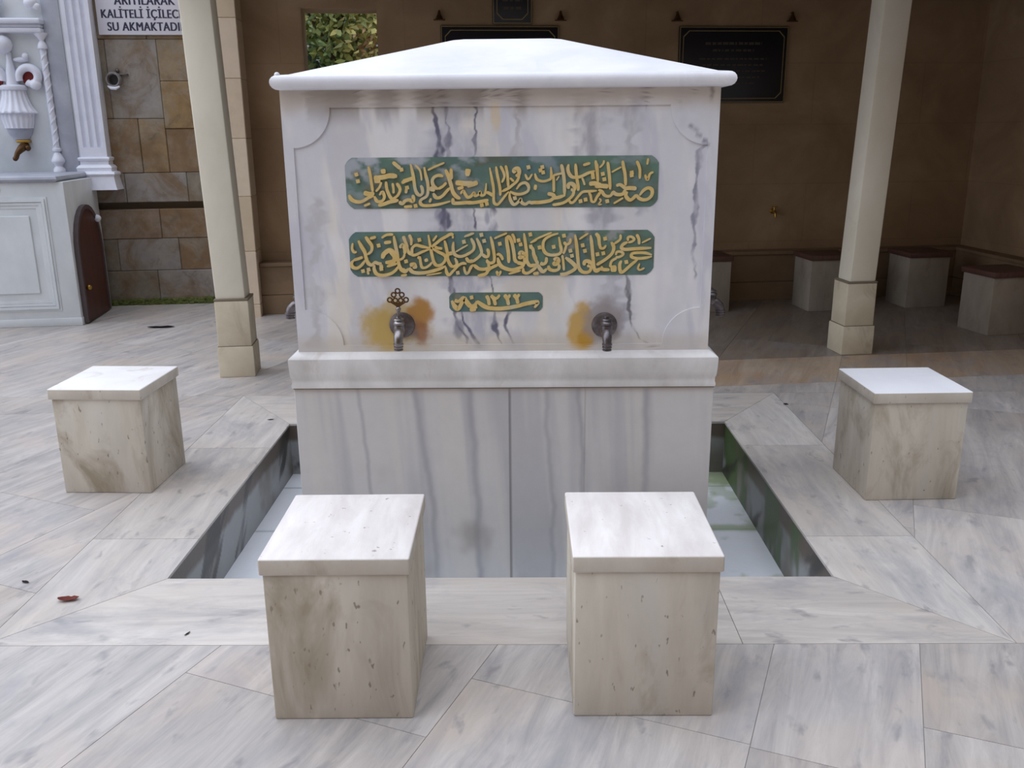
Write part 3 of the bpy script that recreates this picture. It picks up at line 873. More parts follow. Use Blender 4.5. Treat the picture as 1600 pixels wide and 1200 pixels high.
K = 12.627
LINE1 = [
 ((930, 230), [S(58, 880,880, 960,780, 1050,735, 1120,770, 1125,860, 1060,940, 960,965, 870,930, 815,860), S(58, 815,860, 770,920, 700,965, 640,930, 610,870, 640,800),
   S(72, 820,745, 700,735, 600,740), S(55, 600,740, 500,670, 420,690), S(60, 600,750, 560,840, 460,860, 380,830, 350,790), S(50, 545,210, 560,320, 590,450, 600,560, 605,690),
   S(50, 250,230, 270,380, 290,560, 300,760), S(30, 330,430, 420,380, 520,330), S(50, 350,800, 320,870, 250,890, 180,860, 140,800, 70,760), S(80, 265,700, 150,690, 0,690),
   S(45, 40,260, 50,400, 60,620), S(34, 180,200, 160,270, 90,340), S(45, 820,220, 860,300, 885,400, 880,560), S(35, 1050,170, 1025,290), S(42, 985,480, 1035,580, 1080,470, 1150,430),
   S(36, 370,1030, 460,980, 560,920), S(28, 85,930, 120,970, 75,1045, 140,1040), S(42, 0,980, 40,900, 100,810)],
   [(155, 460), (185, 560), (725, 440), (722, 490), (245, 985)]),
 ((830, 230), [S(45, 80,440, 120,550, 230,590, 340,570, 400,520, 395,320), S(55, 600,270, 630,400, 660,600, 665,860), S(46, 440,480, 450,600, 455,800), S(40, 440,480, 520,460, 610,440), S(25, 500,580, 560,490),
   S(62, 680,860, 560,900, 450,920, 380,965, 240,990, 120,1000, 0,990), S(62, 330,830, 430,850, 470,900), S(66, 745,740, 740,660, 800,640, 860,690, 850,760, 790,750), S(52, 855,750, 830,860, 740,950, 640,1010, 500,1040, 430,1045),
   S(55, 745,270, 730,350, 750,440, 810,510, 900,520, 1000,500, 1130,440, 1260,400), S(50, 880,260, 890,400, 910,560, 935,700, 930,780), S(50, 1030,290, 1170,250), S(45, 1275,200, 1300,400, 1320,600),
   S(80, 1150,650, 1260,640, 1389,690), S(46, 750,960, 800,1010, 860,980, 950,870, 1030,800, 1160,790, 1300,780), S(40, 1140,800, 1180,880, 1200,980, 1260,990, 1310,900, 1389,810), S(32, 1010,530, 1040,600, 1060,670), S(90, 60,700, 120,710)],
   [(190, 380), (240, 420), (225, 320), (980, 980), (1080, 950), (1225, 520), (1215, 450)]),
 ((730, 230), [S(46, 450,320, 500,560, 530,740, 530,900, 545,1000, 610,1030, 680,960, 760,860, 830,780), S(46, 575,300, 600,450, 640,640, 660,760, 660,860), S(42, 660,290, 720,400, 740,500, 690,610), S(46, 765,280, 800,450, 820,700),
   S(70, 950,430, 930,370, 990,340, 1030,390, 1020,460, 960,480), S(52, 1040,470, 990,580, 900,660, 820,720, 690,780), S(50, 980,740, 1060,640, 1160,620, 1220,690, 1200,780, 1080,830, 960,830, 850,780),
   S(52, 850,790, 850,900, 900,1010, 960,1030, 1040,960, 1060,930, 1090,1000, 1160,1030, 1230,990, 1300,1010, 1389,990), S(35, 1150,450, 1210,550, 1290,450), S(44, 0,890, 80,860, 140,800, 170,860, 240,830, 260,780, 290,850, 360,820, 385,620),
   S(52, 390,790, 460,820, 515,860), S(60, 0,1000, 200,985, 430,940), S(85, 0,660, 100,640, 215,600), S(115, 0,400, 70,420), S(35, 850,520, 930,590)],
   [(950, 910), (1215, 320), (300, 1040), (400, 1015)]),
 ((630, 230), [S(52, 150,240, 190,400, 220,560, 240,700, 280,800, 340,840, 390,790, 380,700, 350,650), S(32, 240,260, 330,350, 360,460, 370,560), S(52, 420,300, 450,450, 490,600, 500,750, 470,860, 370,920, 345,980, 400,1035, 550,1040, 750,1010, 940,960),
   S(38, 490,360, 640,290, 820,220), S(56, 800,480, 700,460, 610,500, 580,580, 620,680, 700,720), S(52, 700,720, 790,670, 860,600), S(85, 530,710, 640,730), S(56, 600,800, 650,880, 720,890, 800,840, 870,760, 930,700),
   S(60, 840,350, 900,480, 950,640, 990,780, 1060,870, 1140,910), S(62, 990,900, 1000,985, 1060,1000, 1250,990, 1389,985), S(88, 1040,600, 1200,620, 1389,620), S(62, 1080,720, 1200,690), S(46, 1140,820, 1190,760, 1230,820, 1290,890, 1389,850),
   S(130, 1230,410, 1320,410), S(70, 0,570, 100,540, 200,510), S(50, 80,680, 60,800), S(60, 200,830, 210,950, 120,930, 0,960), S(50, 60,1060, 190,1055), S(55, 950,330, 960,540), S(45, 560,900, 530,980)], [(255, 1045), (85, 690)]),
 ((530, 230), [S(58, 200,820, 260,920, 380,960, 480,940, 580,880, 690,840), S(78, 490,780, 600,810, 700,790), S(46, 580,280, 620,450, 650,640, 670,760), S(88, 690,490, 760,500, 900,480, 1000,460, 1150,470), S(72, 700,560, 820,560),
   S(42, 840,580, 800,680, 730,760), S(50, 930,570, 950,720, 1010,860, 1060,910), S(42, 1060,600, 1080,720, 1080,800), S(50, 1140,600, 1210,720, 1160,840, 1060,910), S(52, 700,850, 760,950, 860,940, 900,860, 860,770, 800,830),
   S(70, 780,1030, 900,1000, 1020,960, 1180,930), S(56, 1190,960, 1260,1000, 1320,940, 1389,920), S(50, 1290,1060, 1389,1060), S(80, 870,330, 880,420), S(56, 1060,200, 1220,330), S(62, 1240,600, 1320,560, 1389,540), S(46, 500,1035, 620,990)],
   [(375, 560), (345, 430), (1235, 345)]),
]
LINE2 = [
 ((930, 340), [S(30, 930,420, 1110,330), S(46, 830,250, 870,340, 878,450), S(44, 660,380, 660,310, 725,295, 780,345, 740,390, 660,410), S(60, 650,400, 560,450, 535,510, 600,545, 800,535, 1120,520), S(52, 1130,660, 1000,620, 820,615, 735,640, 740,700, 850,730, 1000,720, 1130,690),
   S(56, 850,750, 720,860, 560,1000, 510,970, 500,850, 535,770), S(36, 895,830, 860,920, 900,960, 990,920), S(46, 420,660, 445,595, 530,595, 565,650, 480,700, 420,690), S(46, 440,720, 340,780, 310,900), S(120, 320,930, 440,930), S(60, 300,950, 200,950, 130,935, 60,955, 0,960), S(40, 150,880, 145,940),
   S(56, 330,400, 380,500, 350,620, 250,720, 100,820, 40,850), S(42, 390,430, 470,380, 510,330, 510,250), S(44, 40,220, 90,300, 100,420, 120,510, 180,520, 230,460)], [(210, 330), (60, 640), (175, 620), (630, 800)]),
 ((830, 340), [S(50, 1290,220, 1340,310, 1360,480), S(56, 1185,260, 1210,450, 1235,700, 1260,920, 1310,980, 1389,930), S(36, 960,340, 1140,220), S(56, 880,250, 910,450, 935,700, 960,900, 1030,990, 1130,1000, 1190,950, 1200,800), S(66, 1060,860, 1075,785, 1150,780, 1190,850, 1120,880),
   S(62, 690,700, 800,780, 890,880, 860,950, 700,1030, 590,1030), S(42, 630,650, 650,780, 665,960), S(46, 660,390, 710,440, 780,400, 790,320), S(46, 710,450, 670,580, 640,620), S(52, 560,290, 590,450, 610,560, 560,630, 430,650, 320,620, 260,540, 250,420, 290,330, 400,260, 550,220),
   S(36, 10,400, 150,310, 420,200), S(74, 460,750, 520,720, 555,780, 500,830, 450,790), S(56, 570,830, 560,930, 470,960, 380,930, 360,860), S(56, 320,690, 310,790, 250,830, 200,800), S(60, 330,920, 260,980, 200,930, 150,860, 60,850, 0,860), S(52, 50,570, 80,680, 130,780, 150,830), S(60, 60,1020, 170,1010), S(50, 0,980, 110,890)],
   [(1030, 460), (1075, 570), (790, 565), (820, 665), (460, 485), (660, 265), (180, 495), (10, 475)]),
 ((730, 340), [S(52, 1135,210, 1160,380, 1190,600, 1200,760, 1250,850, 1320,860, 1389,830), S(72, 1030,640, 1080,590, 1130,640, 1080,690, 1030,660), S(62, 1150,690, 1150,800, 1080,810, 1000,790), S(60, 790,270, 800,400, 830,600, 840,800), S(56, 790,270, 850,290, 900,400, 940,600, 960,740, 1030,800), S(42, 900,220, 940,300, 960,400),
   S(36, 550,310, 660,260, 800,205), S(52, 475,270, 510,400, 540,560, 555,690, 540,780, 470,800, 420,770, 410,720), S(44, 600,640, 640,620, 700,680, 720,740), S(62, 620,690, 650,800, 700,870, 800,920, 920,940, 1080,890, 1150,830), S(60, 640,830, 520,880, 440,940, 380,1020, 230,1055), S(50, 440,800, 450,900),
   S(56, 150,830, 250,910, 380,920, 460,880), S(50, 150,830, 90,880, 50,980, 0,1010), S(52, 200,300, 260,430, 300,560, 290,620, 220,700, 100,770, 20,720), S(52, 300,610, 380,670, 430,660, 440,580, 410,510), S(50, 90,300, 150,430, 140,530, 60,600, 0,630), S(36, 0,260, 150,200), S(46, 600,960, 640,1040, 690,960), S(40, 840,1020, 1080,950), S(50, 1130,900, 1130,980, 1200,1010, 1300,960, 1389,890), S(36, 1260,400, 1389,340), S(50, 1250,480, 1310,520, 1340,640, 1389,740)],
   [(1030, 350), (1070, 430), (1260, 235), (660, 415), (350, 355), (295, 235)]),
 ((630, 340), [S(36, 1220,270, 1389,200), S(52, 1010,370, 1000,500, 1030,610, 1120,660, 1240,640, 1389,550), S(30, 1050,570, 1170,500, 1290,430), S(56, 1010,230, 940,220, 850,270, 760,320, 660,400, 560,480), S(36, 1000,250, 990,300), S(52, 830,340, 860,450, 890,600, 900,720, 960,840, 1030,860, 1080,800, 1040,690), S(52, 560,480, 700,560, 840,640, 850,730, 780,820, 690,840, 630,780, 590,640, 560,500, 510,230),
   S(52, 540,490, 400,460, 270,430, 200,480, 190,560, 200,620, 270,620, 400,560, 540,510), S(52, 30,250, 70,400, 120,560, 190,620), S(46, 130,220, 175,320, 170,430), S(40, 600,350, 680,240), S(46, 350,650, 360,760, 390,870, 460,880, 540,830, 590,770), S(62, 140,880, 200,960, 330,990, 520,970, 700,920, 860,850), S(78, 150,830, 230,820, 260,900), S(50, 310,700, 340,650),
   S(52, 860,870, 880,980, 930,1030, 1000,960, 1100,850, 1190,800, 1270,810), S(42, 1220,860, 1240,960, 1280,1010, 1330,940, 1389,840), S(50, 1260,680, 1310,760, 1389,740), S(48, 640,460, 700,490, 790,500), S(60, 440,740, 510,720), S(28, 480,1035, 780,985), S(50, 0,900, 60,940, 130,900)], [(335, 325), (1215, 370), (950, 600), (1100, 990), (75, 750)]),
 ((530, 340), [S(42, 280,380, 270,490, 310,560, 360,550), S(56, 390,330, 450,440, 520,560, 550,680, 590,780, 660,820, 720,770, 790,790, 860,790), S(52, 530,250, 600,350, 660,440, 650,540, 570,610), S(52, 620,290, 740,260), S(52, 480,660, 400,690, 300,720), S(56, 530,720, 460,820, 370,880, 290,860, 260,790, 300,720),
   S(40, 580,930, 600,1010), S(60, 900,375, 1040,360), S(88, 870,690, 900,600, 1000,530, 1085,590, 1120,680, 1070,760, 930,770), S(56, 1090,240, 1120,400, 1160,580, 1180,720, 1210,850, 1260,930, 1330,960, 1389,910), S(44, 850,280, 950,220, 1080,215), S(56, 720,820, 710,900, 760,1000, 880,1030, 1030,1000, 1130,930, 1200,830), S(60, 1210,480, 1260,420, 1310,500, 1310,600), S(46, 1310,600, 1280,680, 1210,720), S(46, 1270,250, 1320,350, 1370,480), S(52, 960,850, 1160,790), S(40, 1240,1040, 1360,1020)],
   [(490, 940), (600, 910), (795, 430), (850, 900), (850, 850)]),
]
LINE3 = [((690, 440), [S(52, 1310,320, 1350,240, 1200,260, 1050,300, 850,330, 680,320, 590,280, 510,220), S(52, 510,220, 480,280, 420,290, 360,220, 330,180, 300,240, 250,330, 200,290, 160,210), S(40, 200,200, 250,220, 330,150), S(50, 410,345, 500,335), S(40, 640,140, 670,200, 680,280),
   S(40, 700,140, 740,180, 770,280), S(36, 740,170, 785,180, 825,130), S(42, 890,130, 930,190, 950,280), S(38, 930,190, 970,130), S(42, 1020,130, 1060,180, 1080,260), S(38, 1060,180, 1100,125)], [(435, 165), (490, 300)])]

def panel(name, px_box, cut, lines, k, seed, label):
    """green cartouche with scalloped corners and raised gilt lettering"""
    (xa, za), (xb, zb) = px2w(px_box[0], px_box[3]), px2w(px_box[2], px_box[1])
    xa = px2w(px_box[0], (px_box[1] + px_box[3]) / 2)[0]; xb = px2w(px_box[2], (px_box[1] + px_box[3]) / 2)[0]
    n = 8
    q = cut
    outl = []
    for cx, cz, s0 in ((xa, za, 90), (xb, za, 180), (xb, zb, 270), (xa, zb, 0)):
        cxx = cx; czz = cz
        # small notch, shallow concave corner
        sx = 1 if cx == xa else -1; sz = 1 if cz == za else -1
        seq = [(cx + sx * 0.0, cz + sz * q), (cx + sx * q * 0.30, cz + sz * q * 0.55), (cx + sx * q * 0.55, cz + sz * q * 0.30), (cx + sx * q, cz + sz * 0.0)]
        if (cx == xb) != (cz == zb): seq.reverse()
        outl += seq
    b = bmesh.new()
    vs = [b.verts.new((x, FYF + 0.0035, z)) for x, z in outl]
    f = b.faces.new(vs)
    r = bmesh.ops.extrude_face_region(b, geom=[f])
    for e in r['geom']:
        if isinstance(e, bmesh.types.BMVert): e.co.y = FYF + 0.0052
    bmesh.ops.recalc_face_normals(b, faces=b.faces[:])
    bmesh.ops.triangulate(b, faces=b.faces[:])
    for _ in range(7):
        bmesh.ops.subdivide_edges(b, edges=[e for e in b.edges if e.calc_length() > 0.006], cuts=1)
        bmesh.ops.triangulate(b, faces=b.faces[:])
    me = bpy.data.meshes.new(name)
    b.to_mesh(me); b.free()
    cs = np.array([v.co[:] for v in me.vertices])
    X, Z = cs[:, 0], cs[:, 2]
    c = rgba(lin(94, 120, 112), X.shape)
    c = mixc(c, lin(100, 130, 114), sstep(0.4, 0.7, fbm(X * 14, Z * 14, seed)))
    c = mixc(c, lin(92, 122, 126), sstep(0.5, 0.75, fbm(X * 10, Z * 10, seed + 4)) * 0.8)
    if seed == 100:
        wear = sstep(0.50, 0.66, fbm(X * 16, Z * 22, seed + 8)) * (1 - sstep(-0.45, 0.28, X) * 0.75) * (0.35 + 0.65 * sstep(1.22, 1.32, Z))
        wear = np.maximum(wear, (1 - sstep(0.5, 1.0, np.sqrt(((X + 0.56) / 0.045) ** 2 + ((Z - 1.285) / 0.05) ** 2) + (fbm(X * 30, Z * 30, 3) - .5))) * 0.85)
        c = mixc(c, lin(190, 194, 204), np.clip(wear, 0, 1) * 0.85)
    else:
        c = mixc(c, lin(176, 172, 172), sstep(0.66, 0.76, fbm(X * 18, Z * 18, seed + 8)) * 0.6)
    c = mixc(c, lin(96, 92, 62), sstep(0.52, 0.72, fbm(X * 22, Z * 22, seed + 12)) * 0.5)
    c[..., 3] = 1
    set_colors(me, c)
    me.transform(wm(ft).inverted())
    o = link(name, me, M_green, ft, False)
    o['label'] = label
    b = bmesh.new()
    cnt = 0
    for (ox, oy), strokes, dots in lines:
        for w, pts in strokes:
            y = FYF - 0.0005 - 0.00004 * cnt; cnt += 1
            P_ = [px2w(ox + x / k, oy + yy / k) for x, yy in pts]
            stroke(b, P_, w / k * 0.00212 * 1.16, y, FYF + 0.005)
        for x, yy in dots:
            y = FYF - 0.0005 - 0.00004 * cnt; cnt += 1
            X_, Z_ = px2w(ox + x / k, oy + yy / k)
            dot(b, X_, Z_, 50 / 12.6 * 0.00212, y, FYF + 0.005)
    bmesh.ops.recalc_face_normals(b, faces=b.faces[:])
    m2 = bpy.data.meshes.new('gilt_lettering')
    b.to_mesh(m2); b.free()
    m2.transform(wm(ft).inverted())
    # parented to the panel, whose own frame equals the fountain's
    l_ = link('gilt_lettering', m2, M_gold, o, False)
    return o
panel('inscription_panel', (540, 239, 1029, 317), 0.024, LINE1, K, 100, 'upper green panel of gilt calligraphy with worn paint at its left end')
panel('inscription_panel', (547, 353, 1023, 424), 0.024, LINE2, K, 200, 'second green panel of gilt calligraphy')
panel('date_panel', (704, 451, 850, 482), 0.014, LINE3, 8.889, 300, 'small green panel with a gilt date')

# taps --------------------------------------------------------------------
RX = Matrix.Rotation(math.radians(90), 4, 'X')        # lathe axis z -> -y
def make_tap(loc, rz, handle, parent, dark, name='tap', mirror=1):
    """loc on the wall; the tap reaches out along -y of its own frame"""
    o = bpy.data.objects.new(name, None); COL.objects.link(o)
    o.parent = parent
    inv = wm(parent).inverted()
    o.location = inv @ Vector(loc); o.rotation_euler = (0, 0, rz)
    mb = MB()
    mb.lathe([(0.0, 0.014), (0.012, 0.014), (0.020, 0.011), (0.034, 0.007), (0.043, 0.003), (0.044, 0.0)][::-1], 28, RX)
    mb.build('wall_plate', M_darkchrome, o)
    mb = MB()
    mb.tube([(0, 0, 0), (0, -0.03, 0), (0, -0.075, 0.0)], [0.013, 0.013, 0.016], 14)
    mb.lathe([(0.0, 0.046), (0.008, 0.046), (0.009, 0.040), (0.017, 0.038), (0.019, 0.034), (0.017, 0.031), (0.018, 0.027), (0.021, 0.024), (0.021, 0.018), (0.018, 0.015), (0.019, 0.006), (0.020, -0.006), (0.016, -0.016), (0.0, -0.018)][::-1], 20, Matrix.Translation((0, -0.078, 0)))
    mb.build('tap_body', M_darkchrome if dark else M_chrome, o)
    mb = MB()
    mb.tube([(0, -0.080, -0.004), (0, -0.094, -0.010), (0, -0.106, -0.022), (0, -0.111, -0.034), (0, -0.112, -0.046)], [0.016, 0.017, 0.0165, 0.015, 0.014], 14)
    mb.lathe([(0.0125, -0.064), (0.0155, -0.063), (0.0155, -0.059), (0.013, -0.058), (0.013, -0.055), (0.016, -0.054), (0.016, -0.050), (0.0135, -0.049), (0.0135, -0.046), (0.017, -0.045), (0.017, -0.040), (0.012, -0.038)], 18, Matrix.Translation((0, -0.112, 0)))
    mb.build('spout', M_chrome if not dark else M_darkchrome, o)
    if handle:
        mb = MB()
        mb.tube([(0, -0.078, 0.044), (0, -0.078, 0.066)], [0.006, 0.006], 10)
        mb.ball((0, -0.078, 0.070), 0.009)
        mb.build('stem', M_chrome, o)
        mb = MB()
        T = lambda x, z: Matrix.Translation((x, -0.078, z)) @ Matrix.Rotation(math.radians(90), 4, 'X')
        for x, z in ((0, 0.131), (-0.0135, 0.118), (0.0135, 0.118), (-0.027, 0.101), (0.027, 0.101), (-0.009, 0.099), (0.009, 0.099)):
            mb.ring(0.0075, 0.0026, 16, 8, T(x, z))
        mb.prism([[(-0.016, 0.092), (0.016, 0.092), (0.004, 0.075), (-0.004, 0.075)]], -0.0805, -0.0755)
        mb.tube([(-0.024, -0.078, 0.094), (0, -0.078, 0.078), (0.024, -0.078, 0.094)], 0.003, 8)
        mb.build('key_handle', M_bronze, o)
    return o
t = make_tap((-0.411, FYF + 0.005, 0.765), 0, True, ft, False); t['label'] = 'left front tap with a bronze clover key handle'
t = make_tap((0.283, FYF + 0.005, 0.760), 0, False, ft, True); t['label'] = 'right front tap that has lost its handle'
t = make_tap((UX1, 3.46, 0.765), math.radians(90), False, ft, True); t.scale.y = 1.2
t = make_tap((UX0, 3.46, 0.765), math.radians(-90), False, ft, True); t.scale.y = 1.2

# ------------------------------------------------------------------ stone stools by the basin
def make_stool(h, sx, sy, capmat, label, group, o=0.007, capt=0.043, bodymat=None):
    root = empty('stone_stool', (0, 0, 0), 0, label, 'stool', group)
    mb = MB()
    mb.box(-sx / 2, sx / 2, -sy / 2, sy / 2, 0, h - capt + 0.001, 0.005)
    mb.build('body', bodymat or M_stool_body, root)
    mb = MB()
    mb.box(-sx / 2 - o, sx / 2 + o, -sy / 2 - o, sy / 2 + o, h - capt, h, 0.005, 3)
    cap = mb.build('seat_slab', capmat, root)
    cap.data.materials.append(M_cap_side)                 # sawn sides keep the raw, stained stone
    for p in cap.data.polygons:
        if abs(p.normal.z) < 0.6: p.material_index = 1
    return root
GS = 'stone stools around the big fountain'
s = make_stool(0.439, 0.344, 0.381, M_stool_cap, 'travertine block stool in the left foreground before the fountain', GS)
s.location = (-0.4477, 2.111, 0); s.rotation_euler.z = math.radians(0.5)
s2 = copy_tree(s); s2.location = (0.295, 2.120, 0); s2.rotation_euler.z = 0
s2['label'] = 'travertine block stool in the right foreground before the fountain'
s3 = make_stool(0.440, 0.358, 0.355, M_cap_worn, 'weathered stone stool standing left of the basin, nearest the white wall fountain', GS, 0.009)
s3.location = (-1.679, 3.563, 0); s3.rotation_euler.z = math.radians(-2)
s4 = copy_tree(s3); s4.location = (1.512, 3.456, 0); s4.rotation_euler.z = math.radians(1.5)
for ch in s4.children:
    if ch.name.startswith('seat_slab'):
        ch.data = ch.data.copy(); ch.data.materials[0] = M_cap_white
s4['label'] = 'stone stool with a bright white slab standing right of the basin'

# ------------------------------------------------------------------ portico behind (slightly turned frame)
PA = math.atan(0.12)
P0 = Vector((0.07, 7.36, 0))
ex = Vector((math.cos(PA), math.sin(PA), 0)); ey = Vector((-math.sin(PA), math.cos(PA), 0))
PM = Matrix.Translation(P0) @ Matrix.Rotation(PA, 4, 'Z')
def pw(X, Y, Z=0): return PM @ Vector((X, Y, Z))

def turned(name, mat, mb, kind_struct=True, smooth=False):
    """portico piece given in the turned frame, linked with that frame as its transform"""
    o = mb.build(name, mat, None, False, smooth)
    o.location = P0; o.rotation_euler = (0, 0, PA)
    if kind_struct: struct(o)
    return o
WY = 0.15          # face of the back wall
WXR = 3.83         # face of the right wall
WH = 3.0
# back wall with its window hole
wx0, wx1, wz0, wz1 = -1.735, -1.150, 1.55, 2.325
mb = MB()
mb.box(-2.30, wx0, WY, WY + 0.32, -0.1, WH); mb.box(wx1, WXR + 0.3, WY, WY + 0.32, -0.1, WH)
mb.box(wx0, wx1, WY, WY + 0.32, -0.1, wz0); mb.box(wx0, wx1, WY, WY + 0.32, wz1, WH)
turned('wall_back', M_tan, mb)
mb = MB(); mb.box(WXR, WXR + 0.3, -4.0, WY, -0.1, WH)
turned('wall_right', M_tan, mb)
mb = MB()
mb.box(-2.166, WXR - 0.13, 0.0, WY, 0.0, 0.155, 0.004); mb.box(-2.166, WXR - 0.13, 0.004, WY, 0.158, 0.385, 0.004)
mb.box(-2.166, WXR - 0.12, -0.012, WY, 0.385, 0.415, 0.006)
turned('baseboard_back', M_plinth, mb, True)
mb = MB()
mb.box(WXR - 0.13, WXR, -4.0, WY, 0.0, 0.155, 0.004); mb.box(WXR - 0.126, WXR, -4.0, WY, 0.158, 0.385, 0.004)
mb.box(WXR - 0.142, WXR, -4.0, WY, 0.385, 0.415, 0.006)
turned('baseboard_right', M_plinth, mb, True)
# window reveal, flush with the wall
mb = MB()
mb.box(wx0 - 0.002, wx0 + 0.008, WY + 0.002, WY + 0.318, wz0, wz1); mb.box(wx1 - 0.008, wx1 + 0.002, WY + 0.002, WY + 0.318, wz0, wz1)
mb.box(wx0, wx1, WY + 0.002, WY + 0.318, wz1 - 0.008, wz1 + 0.002); mb.box(wx0, wx1, WY + 0.002, WY + 0.318, wz0 - 0.002, wz0 + 0.012)
turned('window_1', M_tan, mb)
# unseen roof over the portico; eaves and right arm stretched to darken it
mb = MB()
def eave(x0, x1, ya, za, yb, zb):
    mb.loft([[(x0, y, z), (x1, y, z), (x1, y, z + 0.16), (x0, y, z + 0.16)] for y, z in ((ya, za), (yb, zb))])
eave(-2.30, 0.45, -2.15, 2.36, 0.5, 2.66)
eave(0.45, WXR + 0.3, -3.35, 2.24, 0.5, 2.66)
eave(2.3, WXR + 0.3, -4.0, 2.24, -3.3, 2.26)
turned('ceiling', M_roof, mb)
mb = MB(); mb.box(-2.3, WXR, -1.95, -1.75, 2.25, 2.42, 0.01)
turned('trim_1', M_pillar, mb)

# blocks of a coursed wall in one mesh, each block with its own colour
def block_wall(name, blocks, y0, depth, mat, bed, gap=0.006, chip=0.006, seed=1, parent=None):
    rr = random.Random(seed)
    b = bmesh.new(); cols = []
    for x0, x1, z0, z1, c in blocks:
        d = rr.uniform(-chip, chip)
        nb = bmesh.new()
        bmesh.ops.create_cube(nb, size=1)
        for v in nb.verts:
            v.co = Vector((x0 + gap / 2 + (v.co.x + .5) * (x1 - x0 - gap), y0 + d + (v.co.y + .5) * (depth - d), z0 + gap / 2 + (v.co.z + .5) * (z1 - z0 - gap)))
        bmesh.ops.bevel(nb, geom=nb.edges[:], offset=0.005, segments=1, affect='EDGES')
        tm = bpy.data.meshes.new('t'); nb.to_mesh(tm); nb.free()
        n0 = len(b.faces); b.from_mesh(tm); bpy.data.meshes.remove(tm)
        cols += [c] * (len(b.faces) - n0)
    me = bpy.data.meshes.new(name); b.to_mesh(me); b.free()
    lc = []
    for p, c in zip(me.polygons, cols):
        lc += [c] * p.loop_total
    set_colors(me, lc, 'CORNER')
    o = link(name, me, mat, parent, False)
    if parent is None:
        o.location = P0; o.rotation_euler = (0, 0, PA)
    return o

# pier that ends the portico on the left: cream courses
cream = [lin(222, 202, 176), lin(228, 210, 186), lin(216, 196, 168), lin(226, 206, 182)]
bl = []
zc = [-0.02, 0.10, 0.52, 0.94, 1.37, 1.80, 2.22, 2.64, 3.0]
for i, (a_, b_) in enumerate(zip(zc, zc[1:])):
    bl.append((-2.42, -2.166, a_, b_, cream[(i * 3) % 4]))
pier = struct(block_wall('wall_pier', bl, -0.09, 0.56, M_pier, None, 0.0015, 0.001, 3))

# old ashlar wall on the left, with a dark slot between its upper and lower courses
SY = 0.63
grey, ochre, tan, brn = lin(152, 147, 143), lin(156, 130, 92), lin(150, 131, 104), lin(136, 112, 86)
pink = lin(148, 128, 112); sage = lin(136, 128, 114)
X0 = -8.6
bl = [(-3.33, -2.93, 1.53, 2.14, grey), (-2.93, -2.42, 1.82, 2.14, tan), (-2.93, -2.42, 1.45, 1.82, ochre), (-3.80, -3.33, 1.53, 2.14, sage),
      (-3.80, -3.14, 1.10, 1.53, brn), (-3.14, -2.93, 1.10, 1.53, ochre), (-2.93, -2.42, 1.10, 1.45, brn),
      (-3.80, -3.30, 0.86, 1.10, grey), (-3.30, -2.80, 0.86, 1.10, grey), (-2.80, -2.42, 0.86, 1.10, sage),
      (-3.80, -3.05, 0.56, 0.805, pink), (-3.05, -2.42, 0.56, 0.805, brn),
      (-3.80, -3.42, 0.29, 0.56, sage), (-3.42, -2.92, 0.29, 0.56, grey), (-2.92, -2.42, 0.29, 0.56, brn),
      (-3.80, -3.12, -0.02, 0.29, sage), (-3.12, -2.42, -0.02, 0.29, grey),
      (-3.80, -3.0, 2.14, 2.6, tan), (-3.0, -2.42, 2.14, 2.6, ochre), (-3.80, -2.42, 2.6, 3.2, grey)]
rr = random.Random(5)
for z0, z1 in ((-0.02, 0.29), (0.29, 0.56), (0.56, 0.805), (0.86, 1.10), (1.10, 1.53), (1.53, 2.14), (2.14, 2.6), (2.6, 3.2)):
    x = -3.80
    while x > X0:
        w = rr.uniform(0.4, 0.8)
        bl.append((x - w, x, z0, z1, rr.choice([grey, tan, ochre, sage])))
        x -= w
struct(block_wall('wall_left', bl, SY, 0.35, M_block, None, 0.0025, 0.005, 9))
mb = MB(); mb.box(X0 - 0.5, -2.42, SY + 0.10, SY + 0.37, -0.05, 3.2)
turned('wall_core', plain('wall_mortar', lin(118, 106, 90), 0.95), mb)

# moss along the foot of the old wall
b = bmesh.new()
rr = random.Random(2)
for i in range(420):
    X = rr.uniform(-3.55, -2.62)
    hz = 0.055 * (0.5 + 0.7 * vn(np.array(X * 4), np.array(0.0), 3).item())
    z = rr.uniform(0, hz); rad = rr.uniform(0.010, 0.024)
    bmesh.ops.create_icosphere(b, subdivisions=1, radius=rad, matrix=Matrix.Translation((X, SY - 0.012 - (hz - z) * 0.5 * rr.random(), z)) @ Matrix.Diagonal((1.3, 0.8, 0.8, 1)))
me = bpy.data.meshes.new('moss'); b.to_mesh(me); b.free()
o = link('moss', me, M_moss, None, True, 180)
o.location = P0; o.rotation_euler = (0, 0, PA)
tag(o, 'green moss growing along the foot of the old stone wall', 'moss', kind='stuff')

# pillars
def make_pillar(X, label, lean):
    r_ = empty('stone_pillar', pw(X, -1.85), PA, label, 'pillar', 'pillars of the portico')
    mb = MB(); mb.box(-0.105, 0.105, -0.105, 0.105, 0, 0.186, 0.006); mb.build('base_block', M_pillar_base, r_)
    mb = MB(); mb.box(-0.0975, 0.0975, -0.0975, 0.0975, 0.186, 0.462, 0.008); mb.build('upper_block', M_pillar_base, r_)
    mb = MB(); mb.box(-0.0985, 0.0985, -0.0985, 0.0985, 0.458, 0.472, 0.004); mb.box(-0.100, 0.100, -0.100, 0.100, 0.181, 0.190, 0.003); mb.build('mortar_joint', M_joint, r_)
    mb = MB(); mb.box(-0.086, 0.086, -0.086, 0.086, 0.468, 2.255, 0.012, 2)
    for v in mb.bm.verts: v.co.x += lean * (v.co.z - 0.30)          # shafts sheared outward to meet their edges in the image
    mb.build('shaft', M_pillar, r_)
    return r_
